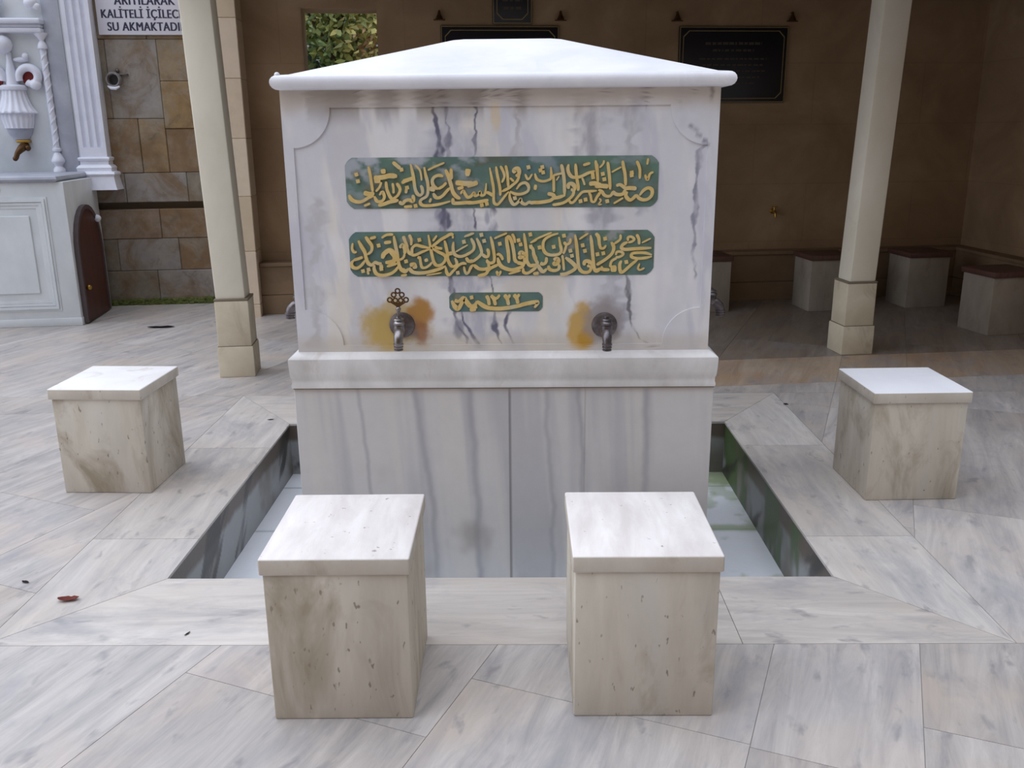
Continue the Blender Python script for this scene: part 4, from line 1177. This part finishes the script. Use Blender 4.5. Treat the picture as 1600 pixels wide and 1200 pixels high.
make_pillar(-2.02, 'pale square stone pillar left of the big fountain, before the old stone wall', -0.026)
make_pillar(1.864, 'pale square stone pillar right of the big fountain, before the dark portico', 0.032)

# stools under the portico
GP = 'wooden-topped stools under the portico'
def make_dark_stool(label):
    root = empty('wooden_topped_stool', (0, 0, 0), PA, label, 'stool', GP)
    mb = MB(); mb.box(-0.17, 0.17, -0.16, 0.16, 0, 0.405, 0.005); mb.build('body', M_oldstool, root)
    mb = MB(); mb.box(-0.185, 0.185, -0.175, 0.175, 0.405, 0.445, 0.006); mb.build('wooden_seat', M_woodtop, root)
    return root
def stool_at(o, fx, fy, rz):
    """front-left floor corner of the body"""
    m = Matrix.Rotation(rz, 3, 'Z') @ Vector((0.17, 0.16, 0))
    o.location = (fx + m.x, fy + m.y, 0); o.rotation_euler.z = rz
d1 = make_dark_stool('wooden-topped stone stool just behind the right edge of the fountain'); stool_at(d1, 1.318, 7.06, 0.10)
d2 = copy_tree(d1); stool_at(d2, 2.282, 7.08, PA); d2['label'] = 'wooden-topped stone stool half hidden behind the right pillar'
d3 = copy_tree(d1); stool_at(d3, 3.10, 7.20, PA); d3['label'] = 'wooden-topped stone stool in the far right corner of the portico'
d4 = copy_tree(d1); stool_at(d4, 3.245, 6.16, 0.2); d4['label'] = 'wooden-topped stone stool cut by the right edge of the photo'

# small brass tap on the back wall
ct = empty('wall_tap', pw(2.09, WY, 0.735), PA, 'small brass tap on the back wall of the portico', 'tap')
mb = MB()
mb.lathe([(0.022, 0.0), (0.022, 0.004), (0.014, 0.008), (0.0, 0.008)], 18, RX); mb.build('wall_plate', M_brass, ct)
mb = MB()
mb.tube([(0, 0, 0), (0, -0.05, 0), (0, -0.075, -0.006), (0, -0.085, -0.022), (0, -0.086, -0.045)], [0.011, 0.012, 0.012, 0.011, 0.010], 12)
mb.tube([(0, -0.05, 0.0), (0, -0.05, 0.035)], 0.008, 10); mb.build('spout', M_brass, ct)
mb = MB(); mb.box(-0.026, 0.026, -0.056, -0.044, 0.033, 0.042, 0.003); mb.build('handle', M_brass, ct)

# plaques on the back wall
def plaque(xa, xb, za, zb, label, rows_, name='memorial_plaque'):
    cx, cz = (xa + xb) / 2, (za + zb) / 2
    w, h = (xb - xa) / 2, (zb - za) / 2
    root = empty(name, pw(cx, WY, za), PA, label, 'plaque')
    mb = MB(); mb.box(-w, w, -0.022, 0.0, 0, 2 * h, 0.004); mb.build('board', M_plaque, root)
    mb = MB()
    i_ = 0.032; q = 0.045; t_ = 0.0055
    def octo(i): return [(-w + i + q, i), (w - i - q, i), (w - i, i + q), (w - i, 2 * h - i - q), (w - i - q, 2 * h - i), (-w + i + q, 2 * h - i), (-w + i, 2 * h - i - q), (-w + i, i + q)]
    mb.prism([octo(i_), octo(i_ + t_)], -0.025, -0.021)
    def rect(i): return [(-w + i, i), (w - i, i), (w - i, 2 * h - i), (-w + i, 2 * h - i)]
    mb.prism([rect(0.004), rect(0.010)], -0.0245, -0.021)
    mb.build('gilt_border', M_platerim, root)
    rr = random.Random(int(abs(xa) * 1000))
    for zf, wf, hh in rows_:
        mb = MB()
        x = -w * wf
        while x < w * wf:
            l_ = rr.uniform(0.012, 0.05)
            mb.box(x, min(x + l_, w * wf), -0.0235, -0.021, 2 * h * zf - hh / 2, 2 * h * zf + hh / 2)
            x += l_ + rr.uniform(0.008, 0.018)
        mb.build('faded_text_line', M_platetext, root)
    return root
rowsC = [(0.78, 0.52, 0.020), (0.69, 0.38, 0.016), (0.58, 0.62, 0.012), (0.50, 0.55, 0.012), (0.42, 0.60, 0.012), (0.34, 0.50, 0.012), (0.26, 0.42, 0.012)]
def wall_local(x, y):
    d = Vector((x, y, 0)) - P0
    return d.dot(ex)
plaque(wall_local(1.263, 7.653), wall_local(2.158, 7.76), 1.612, 2.195, 'black plaque with a gilt border on the back wall, between fountain and right pillar', rowsC)
plaque(wall_local(-0.616, 7.428), wall_local(0.303, 7.538), 1.70, 2.195, 'wide black plaque with a gilt border partly hidden behind the fountain lid', rowsC)
plaque(wall_local(-0.214, 7.476), wall_local(0.093, 7.513), 2.205, 2.62, 'narrow upright black plaque hung above the wide one behind the lid', [(0.28, 0.45, 0.02), (0.42, 0.5, 0.02), (0.56, 0.4, 0.02), (0.7, 0.5, 0.02)], 'memorial_plaque')

# little bell-shaped brackets above the plaques
def bracket(label):
    r_ = empty('wall_bracket', (0, 0, 0), PA, label, 'bracket', 'bell-shaped brackets above the plaques')
    mb = MB(); mb.lathe([(0.0, 0.062), (0.008, 0.060), (0.010, 0.048), (0.016, 0.030), (0.026, 0.010), (0.030, 0.0), (0.0, 0.0)][::-1], 18, Matrix.Translation((0, -0.034, 0))); mb.build('bell', M_bronze, r_)
    mb = MB(); mb.tube([(0, 0.0, 0.06), (0, -0.036, 0.062)], 0.005, 8); mb.build('hook', M_bronze, r_)
    mb = MB(); mb.box(-0.045, 0.045, -0.04, -0.026, -0.010, 0.0, 0.002); mb.build('crossbar', M_bronze, r_)
    return r_
B0 = bracket('')
for i, (x, y, lb) in enumerate(((-0.623, 7.427, 'bronze bell bracket at the left end of the wide plaque'), (0.313, 7.539, 'bronze bell bracket at the right end of the wide plaque'),
                               (1.239, 7.650, 'bronze bell bracket above the left corner of the right-hand plaque'), (2.176, 7.763, 'bronze bell bracket above the right corner of the right-hand plaque'))):
    o = B0 if i == 0 else copy_tree(B0)
    o.location = pw(wall_local(x, y), WY, 2.238); o['label'] = lb

# ------------------------------------------------------------------ sign on the old wall
sg = empty('notice_board', pw(wall_local(-2.96, 7.63), SY - 0.014, 2.168), PA, 'white notice board with dark Turkish lettering on the old stone wall', 'sign')
sw = 0.375
mb = MB(); mb.box(-sw, sw, -0.016, 0.002, 0, 0.62, 0.003); mb.build('board', M_sign, sg)
fnt = None
def text_mesh(body, height, width):
    cu = bpy.data.curves.new('t', 'FONT')
    cu.body = body; cu.align_x = 'CENTER'; cu.size = 1.0; cu.extrude = 0.0; cu.space_character = 1.08
    to = bpy.data.objects.new('t', cu); COL.objects.link(to)
    dg = bpy.context.evaluated_depsgraph_get(); dg.update()
    me = bpy.data.meshes.new_from_object(to.evaluated_get(dg))
    bpy.data.objects.remove(to); bpy.data.curves.remove(cu)
    cs = np.array([v.co[:] for v in me.vertices])
    w = cs[:, 0].max() - cs[:, 0].min(); mid = (cs[:, 0].max() + cs[:, 0].min()) / 2
    bm = bmesh.new()
    for q_, dx in enumerate((-0.0032, -0.0011, 0.0011, 0.0032)):       # heavier stems
        n0 = len(bm.verts)
        bm.from_mesh(me)
        bm.verts.ensure_lookup_table()
        for v in bm.verts[n0:]:
            v.co = Vector(((v.co.x - mid) * width / w + dx, -0.0172 - 0.0001 * q_, v.co.y * height / 0.72))
    bm.to_mesh(me); bm.free()
    return me
for body, zc_, wd in (('ARITILARAK', 0.222, 0.46), ('KALİTELİ İÇİLECEK', 0.124, 0.675), ('SU AKMAKTADIR', 0.030, 0.60)):
    me = text_mesh(body, 0.066, wd)
    me.transform(Matrix.Translation((0.0, 0, zc_)))
    link('lettering', me, M_signtext, sg, False)

# round pipe stub on the grey block
pr = empty('pipe_outlet', pw(wall_local(-3.262, 7.593), SY, 1.80), PA, 'round dark pipe outlet with a pale lip on the old stone wall', 'pipe')
mb = MB()
RY = Matrix.Rotation(math.radians(90), 4, 'X')
mb.lathe([(0.032, -0.03), (0.055, -0.03), (0.060, 0.0), (0.060, 0.05), (0.052, 0.062), (0.044, 0.060), (0.040, 0.02), (0.036, -0.03)], 24, Matrix.Translation((0, 0, 0.03)) @ RY)
mb.build('ring', stone('weathered_iron', lin(92, 90, 92), lin(150, 146, 144), 20, (1, 1, 1), 0.6), pr)
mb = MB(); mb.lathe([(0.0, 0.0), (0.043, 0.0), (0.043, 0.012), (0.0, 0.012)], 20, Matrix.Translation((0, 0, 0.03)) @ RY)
mb.build('bore_shade_disc', plain('bore_shade', lin(62, 60, 62), 0.7), pr)  # dark disc painted as the shade inside the pipe
mb = MB(); mb.tube([(-0.045, -0.045, -0.018), (-0.02, -0.06, -0.034), (0.015, -0.062, -0.038), (0.045, -0.05, -0.022)], [0.008, 0.013, 0.013, 0.007], 10); mb.build('lip', M_white, pr)
mb = MB(); mb.box(0.03, 0.11, -0.02, 0.01, 0.064, 0.076, 0.003); mb.ball((0.03, -0.01, 0.10), 0.016); mb.build('clamp', M_darkchrome, pr)

# ------------------------------------------------------------------ ornate white wall fountain (far left)
wf = empty('ornate_wall_fountain', (-4.0, 7.2, 0), 0, 'ornate white marble wall fountain with urn relief, fluted pilaster and arched side door', 'fountain')
SBY = 7.455                                            # face of its upright slab
# pedestal: front panels and side
mb = MB()
mb.box(-4.9, -3.37, 6.735, 7.52, 0, 1.075, 0.008)
mb.build('pedestal', M_greywhite, wf, True)
def frame(x0, x1, z0, z1, w, y0, y1):
    return [[(x0, z0), (x1, z0), (x1, z1), (x0, z1)], [(x0 + w, z0 + w), (x1 - w, z0 + w), (x1 - w, z1 - w), (x0 + w, z1 - w)]], y0, y1
for xc0, xc1 in ((-4.08, -3.50), (-4.80, -4.22)):
    mb = MB()
    for i, (w, d) in enumerate(((0.0, 0.006), (0.016, 0.016), (0.040, 0.009), (0.062, 0.004))):
        L, y0, y1 = frame(xc0 + w, xc1 - w, 0.12 + w, 0.97 - w, 0.02, 6.735 - d, 6.737)
        mb.prism(L, y0, y1)
    mb.box(xc0 + 0.135, xc1 - 0.135, 6.724, 6.738, 0.255, 0.835, 0.006)
    mb.build('raised_panel', M_greywhite, wf, True, False)
mb = MB(); mb.box(-4.92, -3.366, 6.730, 7.48, 0.0, 0.06, 0.004); mb.build('foot', M_greywhite, wf, True)
for xr in (-3.83, -4.62):
    mb = MB(); mb.lathe([(0.0, 0.014), (0.012, 0.013), (0.016, 0.006), (0.022, 0.004), (0.024, 0.0)][::-1], 18, Matrix.Translation((xr, 6.736, 1.025)) @ RX)
    mb.build('rosette', M_greywhite, wf, True)
# shelf (ledge) with round nose
mb = MB()
mb.loft([[(-4.95, 6.70 + o, z), (-3.40 - o, 6.70 + o, z), (-3.40 - o, 7.50, z), (-4.95, 7.50, z)] for o, z in ((0.03, 1.072), (0.012, 1.080), (0.0, 1.096), (0.004, 1.112), (0.018, 1.122))])
mb.build('ledge', M_slabgrey, wf, True)
# upright back slab
mb = MB(); mb.box(-4.75, -3.44, SBY, SBY + 0.10, 1.10, 3.1, 0.004); mb.build('back_slab', M_greywhite, wf, True)
# grey marble strip beside the pilaster: recessed panel with raised edges
mb = MB()
mb.box(-3.600, -3.470, SBY - 0.012, SBY + 0.01, 1.12, 3.1, 0.004); mb.build('side_strip', M_slabgrey, wf, True)
# cornice shelf above the urn
mb = MB()
mb.box(-4.75, -3.590, SBY - 0.10, SBY + 0.02, 2.232, 2.272, 0.014, 4); mb.box(-4.75, -3.605, SBY - 0.065, SBY + 0.02, 2.205, 2.232, 0.008, 2); mb.box(-4.75, -3.600, SBY - 0.08, SBY + 0.02, 2.168, 2.203, 0.010, 3)
mb.build('cornice', M_white, wf, True)
mb = MB()
mb.ball((-3.66, SBY - 0.05, 2.385), 0.050, (1.0, 0.7, 0.8)); mb.ball((-3.62, SBY - 0.05, 2.36), 0.032, (1, 0.7, 0.8)); mb.tube([(-3.66, SBY - 0.03, 2.385), (-3.70, SBY - 0.02, 2.5), (-3.80, SBY - 0.02, 2.6)], 0.02, 10); mb.build('upper_scrollwork', M_white, wf, True)
mb = MB(); mb.ball((-3.91, SBY - 0.05, 2.40), 0.05, (1.0, 0.7, 1.0))
mb.tube([(-3.93, SBY - 0.03, 2.27), (-3.92, SBY - 0.03, 2.33), (-3.91, SBY - 0.04, 2.40)], [0.03, 0.02, 0.028], 12)
mb.build('upper_scrollwork', M_white, wf, True)
# spiral colonette
mb = MB()
cx = -3.625
n = 70
pts = []
mb.tube([(cx, SBY - 0.02, 1.30), (cx, SBY - 0.02, 2.06)], 0.024, 12)
for s_ in range(2):
    pts = [(cx + 0.018 * math.cos(i * 0.42 + s_ * math.pi), SBY - 0.02 + 0.018 * math.sin(i * 0.42 + s_ * math.pi), 1.30 + 0.76 * i / n) for i in range(n + 1)]
    mb.tube(pts, 0.010, 6)
mb.build('colonette', M_white, wf, True)
mb = MB()
mb.lathe([(0.046, 1.122), (0.046, 1.14), (0.030, 1.165), (0.034, 1.18), (0.050, 1.195), (0.052, 1.21), (0.040, 1.235), (0.028, 1.262), (0.020, 1.275), (0.034, 1.285), (0.034, 1.302), (0.022, 1.308)], 20, Matrix.Translation((cx, SBY - 0.02, 0)))
mb.build('colonette_base', M_white, wf, True)
mb = MB()
mb.lathe([(0.022, 2.05), (0.036, 2.056), (0.036, 2.07), (0.030, 2.09), (0.016, 2.115), (0.026, 2.13), (0.05, 2.16), (0.05, 2.17)], 20, Matrix.Translation((cx, SBY - 0.02, 0)))
mb.build('colonette_capital', M_white, wf, True)
# urn relief: bell of flutes over a cup of lappets
ux = -3.885
mb = MB()
mb.lathe([(0.082, 1.788), (0.100, 1.780), (0.104, 1.768), (0.100, 1.752), (0.084, 1.744)], 40, Matrix.Translation((ux, SBY - 0.02, 0)) @ Matrix.Diagonal((1, 0.8, 1, 1)))
mb.build('urn_rim', M_white, wf, True)
mb = MB()
mb.lathe([(0.086, 1.746), (0.088, 1.72), (0.098, 1.68), (0.116, 1.63), (0.140, 1.595), (0.150, 1.578), (0.142, 1.570)], 96, Matrix.Translation((ux, SBY - 0.02, 0)) @ Matrix.Diagonal((1, 0.8, 1, 1)), flute=(16, 0.045))
mb.build('urn_bell', M_white, wf, True, True, 60)
mb = MB()
mb.lathe([(0.122, 1.575), (0.120, 1.54), (0.112, 1.50), (0.104, 1.475), (0.104, 1.462), (0.07, 1.455)], 96, Matrix.Translation((ux, SBY - 0.015, 0)) @ Matrix.Diagonal((1, 0.8, 1, 1)), flute=(18, 0.04))
mb.build('urn_cup', M_white, wf, True, True, 60)
mb = MB()
mb.lathe([(0.100, 1.462), (0.088, 1.42), (0.066, 1.39), (0.060, 1.375), (0.0, 1.37)], 30, Matrix.Translation((ux, SBY - 0.01, 0)) @ Matrix.Diagonal((1, 0.7, 1, 1)))
mb.build('urn_foot', M_slabgrey, wf, True)
# scroll handles around red hollows
def scroll(sx):
    mb = MB()
    c0 = (ux + sx * 0.140, 1.845)
    pts = []
    for i in range(26):
        a_ = math.radians(200 - i * 13)
        rr_ = 0.085 - i * 0.0016
        pts.append((c0[0] - sx * 0 + sx * rr_ * -math.cos(a_) * -1, SBY - 0.035, c0[1] + rr_ * math.sin(a_)))
    mb.tube(pts, [0.026 + 0.006 * math.sin(i / 25 * math.pi) for i in range(26)], 10)
    mb.ball((c0[0] + sx * 0.035, SBY - 0.04, c0[1] - 0.055), 0.042, (1.1, 0.8, 1))
    mb.build('scroll_handle', M_white, wf, True)
    mb = MB(); mb.lathe([(0.0, 0.012), (0.070, 0.012), (0.070, 0.0)][::-1], 24, Matrix.Translation((c0[0], SBY, c0[1] - 0.005)) @ RX)
    mb.build('red_hollow', M_red, wf, True)
scroll(1); scroll(-1)
mb = MB()
mb.tube([(ux, SBY - 0.02, 1.78), (ux, SBY - 0.025, 1.88), (ux, SBY - 0.02, 1.98), (ux + 0.0, SBY - 0.02, 2.03)], [0.05, 0.038, 0.02, 0.02], 12)
mb.ball((ux - 0.02, SBY - 0.045, 2.085), 0.070, (1, 0.8, 1))
mb.ball((ux + 0.125, SBY - 0.03, 2.0), 0.026, (1, 0.7, 1)); mb.ball((ux + 0.085, SBY - 0.02, 1.975), 0.05, (1.2, 0.4, 0.4))
mb.build('flower_finial', M_white, wf, True)
# old brass tap under the urn
tp = bpy.data.objects.new('tap', None); COL.objects.link(tp); tp.parent = wf
tp.location = wm(wf).inverted() @ Vector((ux + 0.02, SBY, 1.33))
tp['label'] = 'old brass tap under the urn'
mb = MB(); mb.box(-0.05, 0.05, -0.05, 0.0, 0.02, 0.042, 0.006); mb.build('bracket', M_brass, tp)
mb = MB(); mb.tube([(0, 0, 0), (0, -0.05, -0.01), (-0.01, -0.09, -0.03), (-0.03, -0.11, -0.06), (-0.045, -0.112, -0.10)], [0.03, 0.032, 0.028, 0.02, 0.018], 12); mb.build('spout', M_bronze, tp)
mb = MB(); mb.ball((0.035, -0.06, -0.02), 0.024); mb.build('handle', M_bronze, tp)
mb = MB(); mb.ball((-0.05, -0.112, -0.10), 0.02); mb.build('nozzle', M_bronze, tp)
# fluted pilaster with moulded base
mb = MB()
px0, px1, pyf = -3.455, -3.2475, 7.445
W_ = px1 - px0
prof = [(px0, 7.565), (px0, pyf)]
nf = 3
fw_ = 0.038; gap_ = (W_ - nf * fw_ - 0.06) / (nf - 1)
x = px0 + 0.03
for i in range(nf):
    for j in range(7):
        a_ = math.pi * j / 6
        prof.append((x + fw_ / 2 - fw_ / 2 * math.cos(a_), pyf + 0.022 * math.sin(a_)))
    x += fw_ + gap_
prof += [(px1, pyf), (px1, 7.565)]
mb.loft([[(p[0], p[1], z) for p in prof] for z in (1.31, 3.1)])
mb.box(px0, px1, pyf, 7.565, 1.22, 1.31)
mb.build('fluted_pilaster', M_white, wf, True, True, 50)
mb = MB()
mb.loft([[(px0 - o, pyf - o, z), (px1 + o, pyf - o, z), (px1 + o, 7.565, z), (px0 - o, 7.565, z)] for o, z in
         ((0.0, 1.235), (0.014, 1.232), (0.020, 1.222), (0.016, 1.208), (0.006, 1.200), (0.006, 1.175), (0.022, 1.165), (0.034, 1.150), (0.030, 1.132), (0.030, 1.122), (0.052, 1.114), (0.060, 1.100), (0.054, 1.088), (0.046, 1.082), (0.056, 1.02), (0.068, 0.975))])
mb.build('pilaster_base', M_white, wf, True, True, 30)
bpy.context.view_layer.update()
for o in list(wf.children):
    if o.name.split('.')[0] in ('back_slab', 'side_strip', 'cornice', 'upper_scrollwork', 'colonette', 'colonette_base', 'colonette_capital', 'urn_rim', 'urn_bell', 'urn_cup', 'urn_foot', 'scroll_handle', 'red_hollow', 'flower_finial', 'tap', 'fluted_pilaster', 'pilaster_base'):
        UP = wm(wf).inverted() @ Vector((-3.45, 7.47, 0))
        o.matrix_local = Matrix.Translation((-0.10, 0, 0)) @ Matrix.Translation(UP) @ Matrix.Rotation(PA, 4, 'Z') @ Matrix.Translation(-UP) @ o.matrix_local  # upper parts pushed back along the line of sight, hence this sideways shift
# arched brown door in the pedestal's right side
def arch_loop(y0, y1, z0, zs, n=14):
    r_ = (y1 - y0) / 2
    pts = [(y0, z0), (y1, z0), (y1, zs)]
    for i in range(1, n):
        a_ = math.pi * i / n
        pts.append(((y0 + y1) / 2 + r_ * math.cos(a_), zs + r_ * 1.1 * math.sin(a_)))
    pts.append((y0, zs))
    return pts
RZ = Matrix(((0, -1, 0, 0), (1, 0, 0, 0), (0, 0, 1, 0), (0, 0, 0, 1)))   # (x, y) -> (-y, x): prism faces +x
mb = MB(); mb.prism([arch_loop(6.80, 7.36, 0.01, 0.55)], 3.342, 3.372, 0, RZ)
dr = mb.build('arched_door', M_door, wf, True, False); dr['label'] = 'low brown arched door'
mb = MB(); mb.prism([arch_loop(6.775, 7.385, 0.01, 0.55), arch_loop(6.805, 7.355, 0.012, 0.55)], 3.335, 3.372, 0, RZ)
mb.build('door_frame', plain('door_frame_dark', lin(84, 72, 74), 0.6), wf, True, False)
mb = MB(); mb.ball((-3.325, 6.86, 0.27), 0.022); mb.tube([(-3.34, 6.86, 0.27), (-3.325, 6.86, 0.27)], 0.012, 8)
mb.build('door_knob', M_brass, wf, True)
mb = MB(); mb.ball((-3.33, 7.30, 0.76), 0.030); mb.build('white_latch', M_white, wf, True)

# the pedestal stands square to the turned portico: swing it about its front right corner
PV = wm(wf).inverted() @ Vector((-3.37, 6.735, 0))
for o in list(wf.children):
    if o.name.split('.')[0] in ('pedestal', 'raised_panel', 'foot', 'rosette', 'ledge', 'arched_door', 'door_frame', 'door_knob', 'white_latch'):
        o.matrix_local = Matrix.Translation(PV) @ Matrix.Rotation(math.radians(8.5), 4, 'Z') @ Matrix.Translation(-PV)

# ------------------------------------------------------------------ tree seen through the window
def make_tree(cx, cy_, cz, rx, ry, rz, n, label, seed, palette):
    root = empty('tree', (cx, cy_, 0), 0, label, 'tree', 'trees beyond the portico window')
    mb = MB(); mb.tube([(0, 0, 0), (0.03, 0, 0.8), (-0.02, 0.02, 1.6), (0.02, 0, cz + rz * 0.5)], [0.09, 0.08, 0.06, 0.02], 10)
    for i in range(6):
        a_ = i * 1.1
        mb.tube([(0, 0, cz - rz * 0.7 + i * 0.12), (0.3 * rx * math.cos(a_), 0.3 * ry * math.sin(a_), cz - rz * 0.3 + i * 0.15), (0.8 * rx * math.cos(a_), 0.8 * ry * math.sin(a_), cz + rz * 0.1 + i * 0.1)], [0.03, 0.02, 0.008], 6)
    mb.build('trunk', M_bark, root)
    rr = random.Random(seed)
    verts, faces, cols = [], [], []
    for i in range(n):
        while True:
            p = Vector((rr.uniform(-1, 1), rr.uniform(-1, 1), rr.uniform(-1, 1)))
            if p.length < 1: break
        p = Vector((p.x * rx, p.y * ry, cz + p.z * rz))
        L = rr.uniform(0.06, 0.12); w = L * rr.uniform(0.16, 0.26)
        d = Vector((rr.gauss(0, 0.6), rr.gauss(0, 0.6), rr.uniform(-1.0, -0.1))).normalized()
        s_ = d.cross(Vector((rr.random() - .5, -1, rr.random() - .2))).normalized()
        nn = d.cross(s_)
        k0 = len(verts)
        verts += [p, p + d * L * 0.35 + s_ * w + nn * 0.01, p + d * L * 0.7 + s_ * w * 0.7 + nn * 0.012, p + d * L, p + d * L * 0.7 - s_ * w * 0.7 + nn * 0.012, p + d * L * 0.35 - s_ * w + nn * 0.01]
        faces.append(tuple(range(k0, k0 + 6)))
        q_ = vn(np.array(p.x * 3.2 + seed), np.array(p.z * 3.2), seed).item() * 0.75 + rr.random() * 0.25
        c = palette[min(len(palette) - 1, int(q_ * len(palette)))]
        f_ = rr.uniform(0.75, 1.15)
        cols += [(c[0] * f_, c[1] * f_, c[2] * f_, 1)] * 6
    me = bpy.data.meshes.new('foliage'); me.from_pydata([tuple(v) for v in verts], [], faces)
    set_colors(me, cols)
    fo = link('foliage', me, M_foliage, root, False)
    fo['kind'] = 'stuff'
    return root
green = [lin(64, 92, 66), lin(112, 136, 72), lin(150, 160, 86), lin(206, 200, 122), lin(176, 144, 98)]
dark = [lin(56, 84, 80), lin(70, 98, 88), lin(60, 86, 62), lin(100, 122, 76)]
make_tree(-1.72, 9.0, 2.35, 0.85, 0.55, 1.0, 4200, 'light green leafy tree seen through the portico window', 3, green)
make_tree(-1.75, 10.5, 2.6, 1.5, 0.7, 1.4, 6000, 'dark green tree behind the light one, seen through the portico window', 4, dark)

# ------------------------------------------------------------------ fallen leaves and scraps
def scrap(name, x, y, L, W, rz, mat, label, cat, seed, curl=0.3):
    rr = random.Random(seed)
    b = bmesh.new()
    n = 7
    top = []; 
    ringA = []
    for i in range(n + 1):
        t = i / n
        w = W * math.sin(math.pi * min(1, t * 0.92 + 0.06)) ** 0.7 * rr.uniform(0.75, 1.1)
        xx = (t - .5) * L
        zz = 0.004 + curl * L * (t - .5) ** 2 * rr.uniform(0.8, 1.2)
        ringA.append([b.verts.new((xx, -w / 2, zz + 0.25 * w)), b.verts.new((xx, 0, zz)), b.verts.new((xx, w / 2, zz + 0.2 * w))])
    for p, q in zip(ringA, ringA[1:]):
        for j in range(2):
            b.faces.new((p[j], q[j], q[j + 1], p[j + 1]))
    r = bmesh.ops.solidify(b, geom=b.faces[:], thickness=0.0015)
    zmin = min(v.co.z for v in b.verts)
    for v in b.verts: v.co.z -= zmin
    me = bpy.data.meshes.new(name); b.to_mesh(me); b.free()
    o = link(name, me, mat, None, True, 60)
    o.location = (x, y, 0.0005); o.rotation_euler.z = rz
    tag(o, label, cat)
    return o
scrap('fallen_leaf', -1.424, 2.514, 0.064, 0.034, 0.15, M_leafred, 'small red-brown dry leaf on the pale kerb left of the basin', 'leaf', 1, 0.5)
scrap('fallen_leaf', -1.622, 2.631, 0.030, 0.014, -0.4, M_leafdark, 'tiny dark leaf on the paving left of the red-brown leaf', 'leaf', 2)
scrap('withered_leaf', -2.722, 6.623, 0.20, 0.055, 0.1, M_leafdark, 'large dark withered leaf on the paving before the old stone wall', 'leaf', 3, 0.12)
scrap('fallen_leaf', -1.28, 4.343, 0.035, 0.012, 0.3, M_leafdark, 'tiny dark leaf on the kerb behind the left stool', 'leaf', 4)
scrap('fallen_leaf', 1.394, 4.559, 0.026, 0.022, 0.0, M_leafdark, 'tiny dark leaf on the paving between fountain and right pillar', 'leaf', 5)
scrap('fallen_leaf', -0.979, 2.315, 0.024, 0.008, 1.2, M_leafdark, 'tiny dark leaf at the front edge of the kerb, left of the near left stool', 'leaf', 6)

# ------------------------------------------------------------------ unseen wall behind the viewer, added to block light from that side
mb = MB(); mb.box(-7, 6, -4.3, -4.0, -0.1, 6.5)
struct(mb.build('wall_front_shade', M_tan, None, False, False))
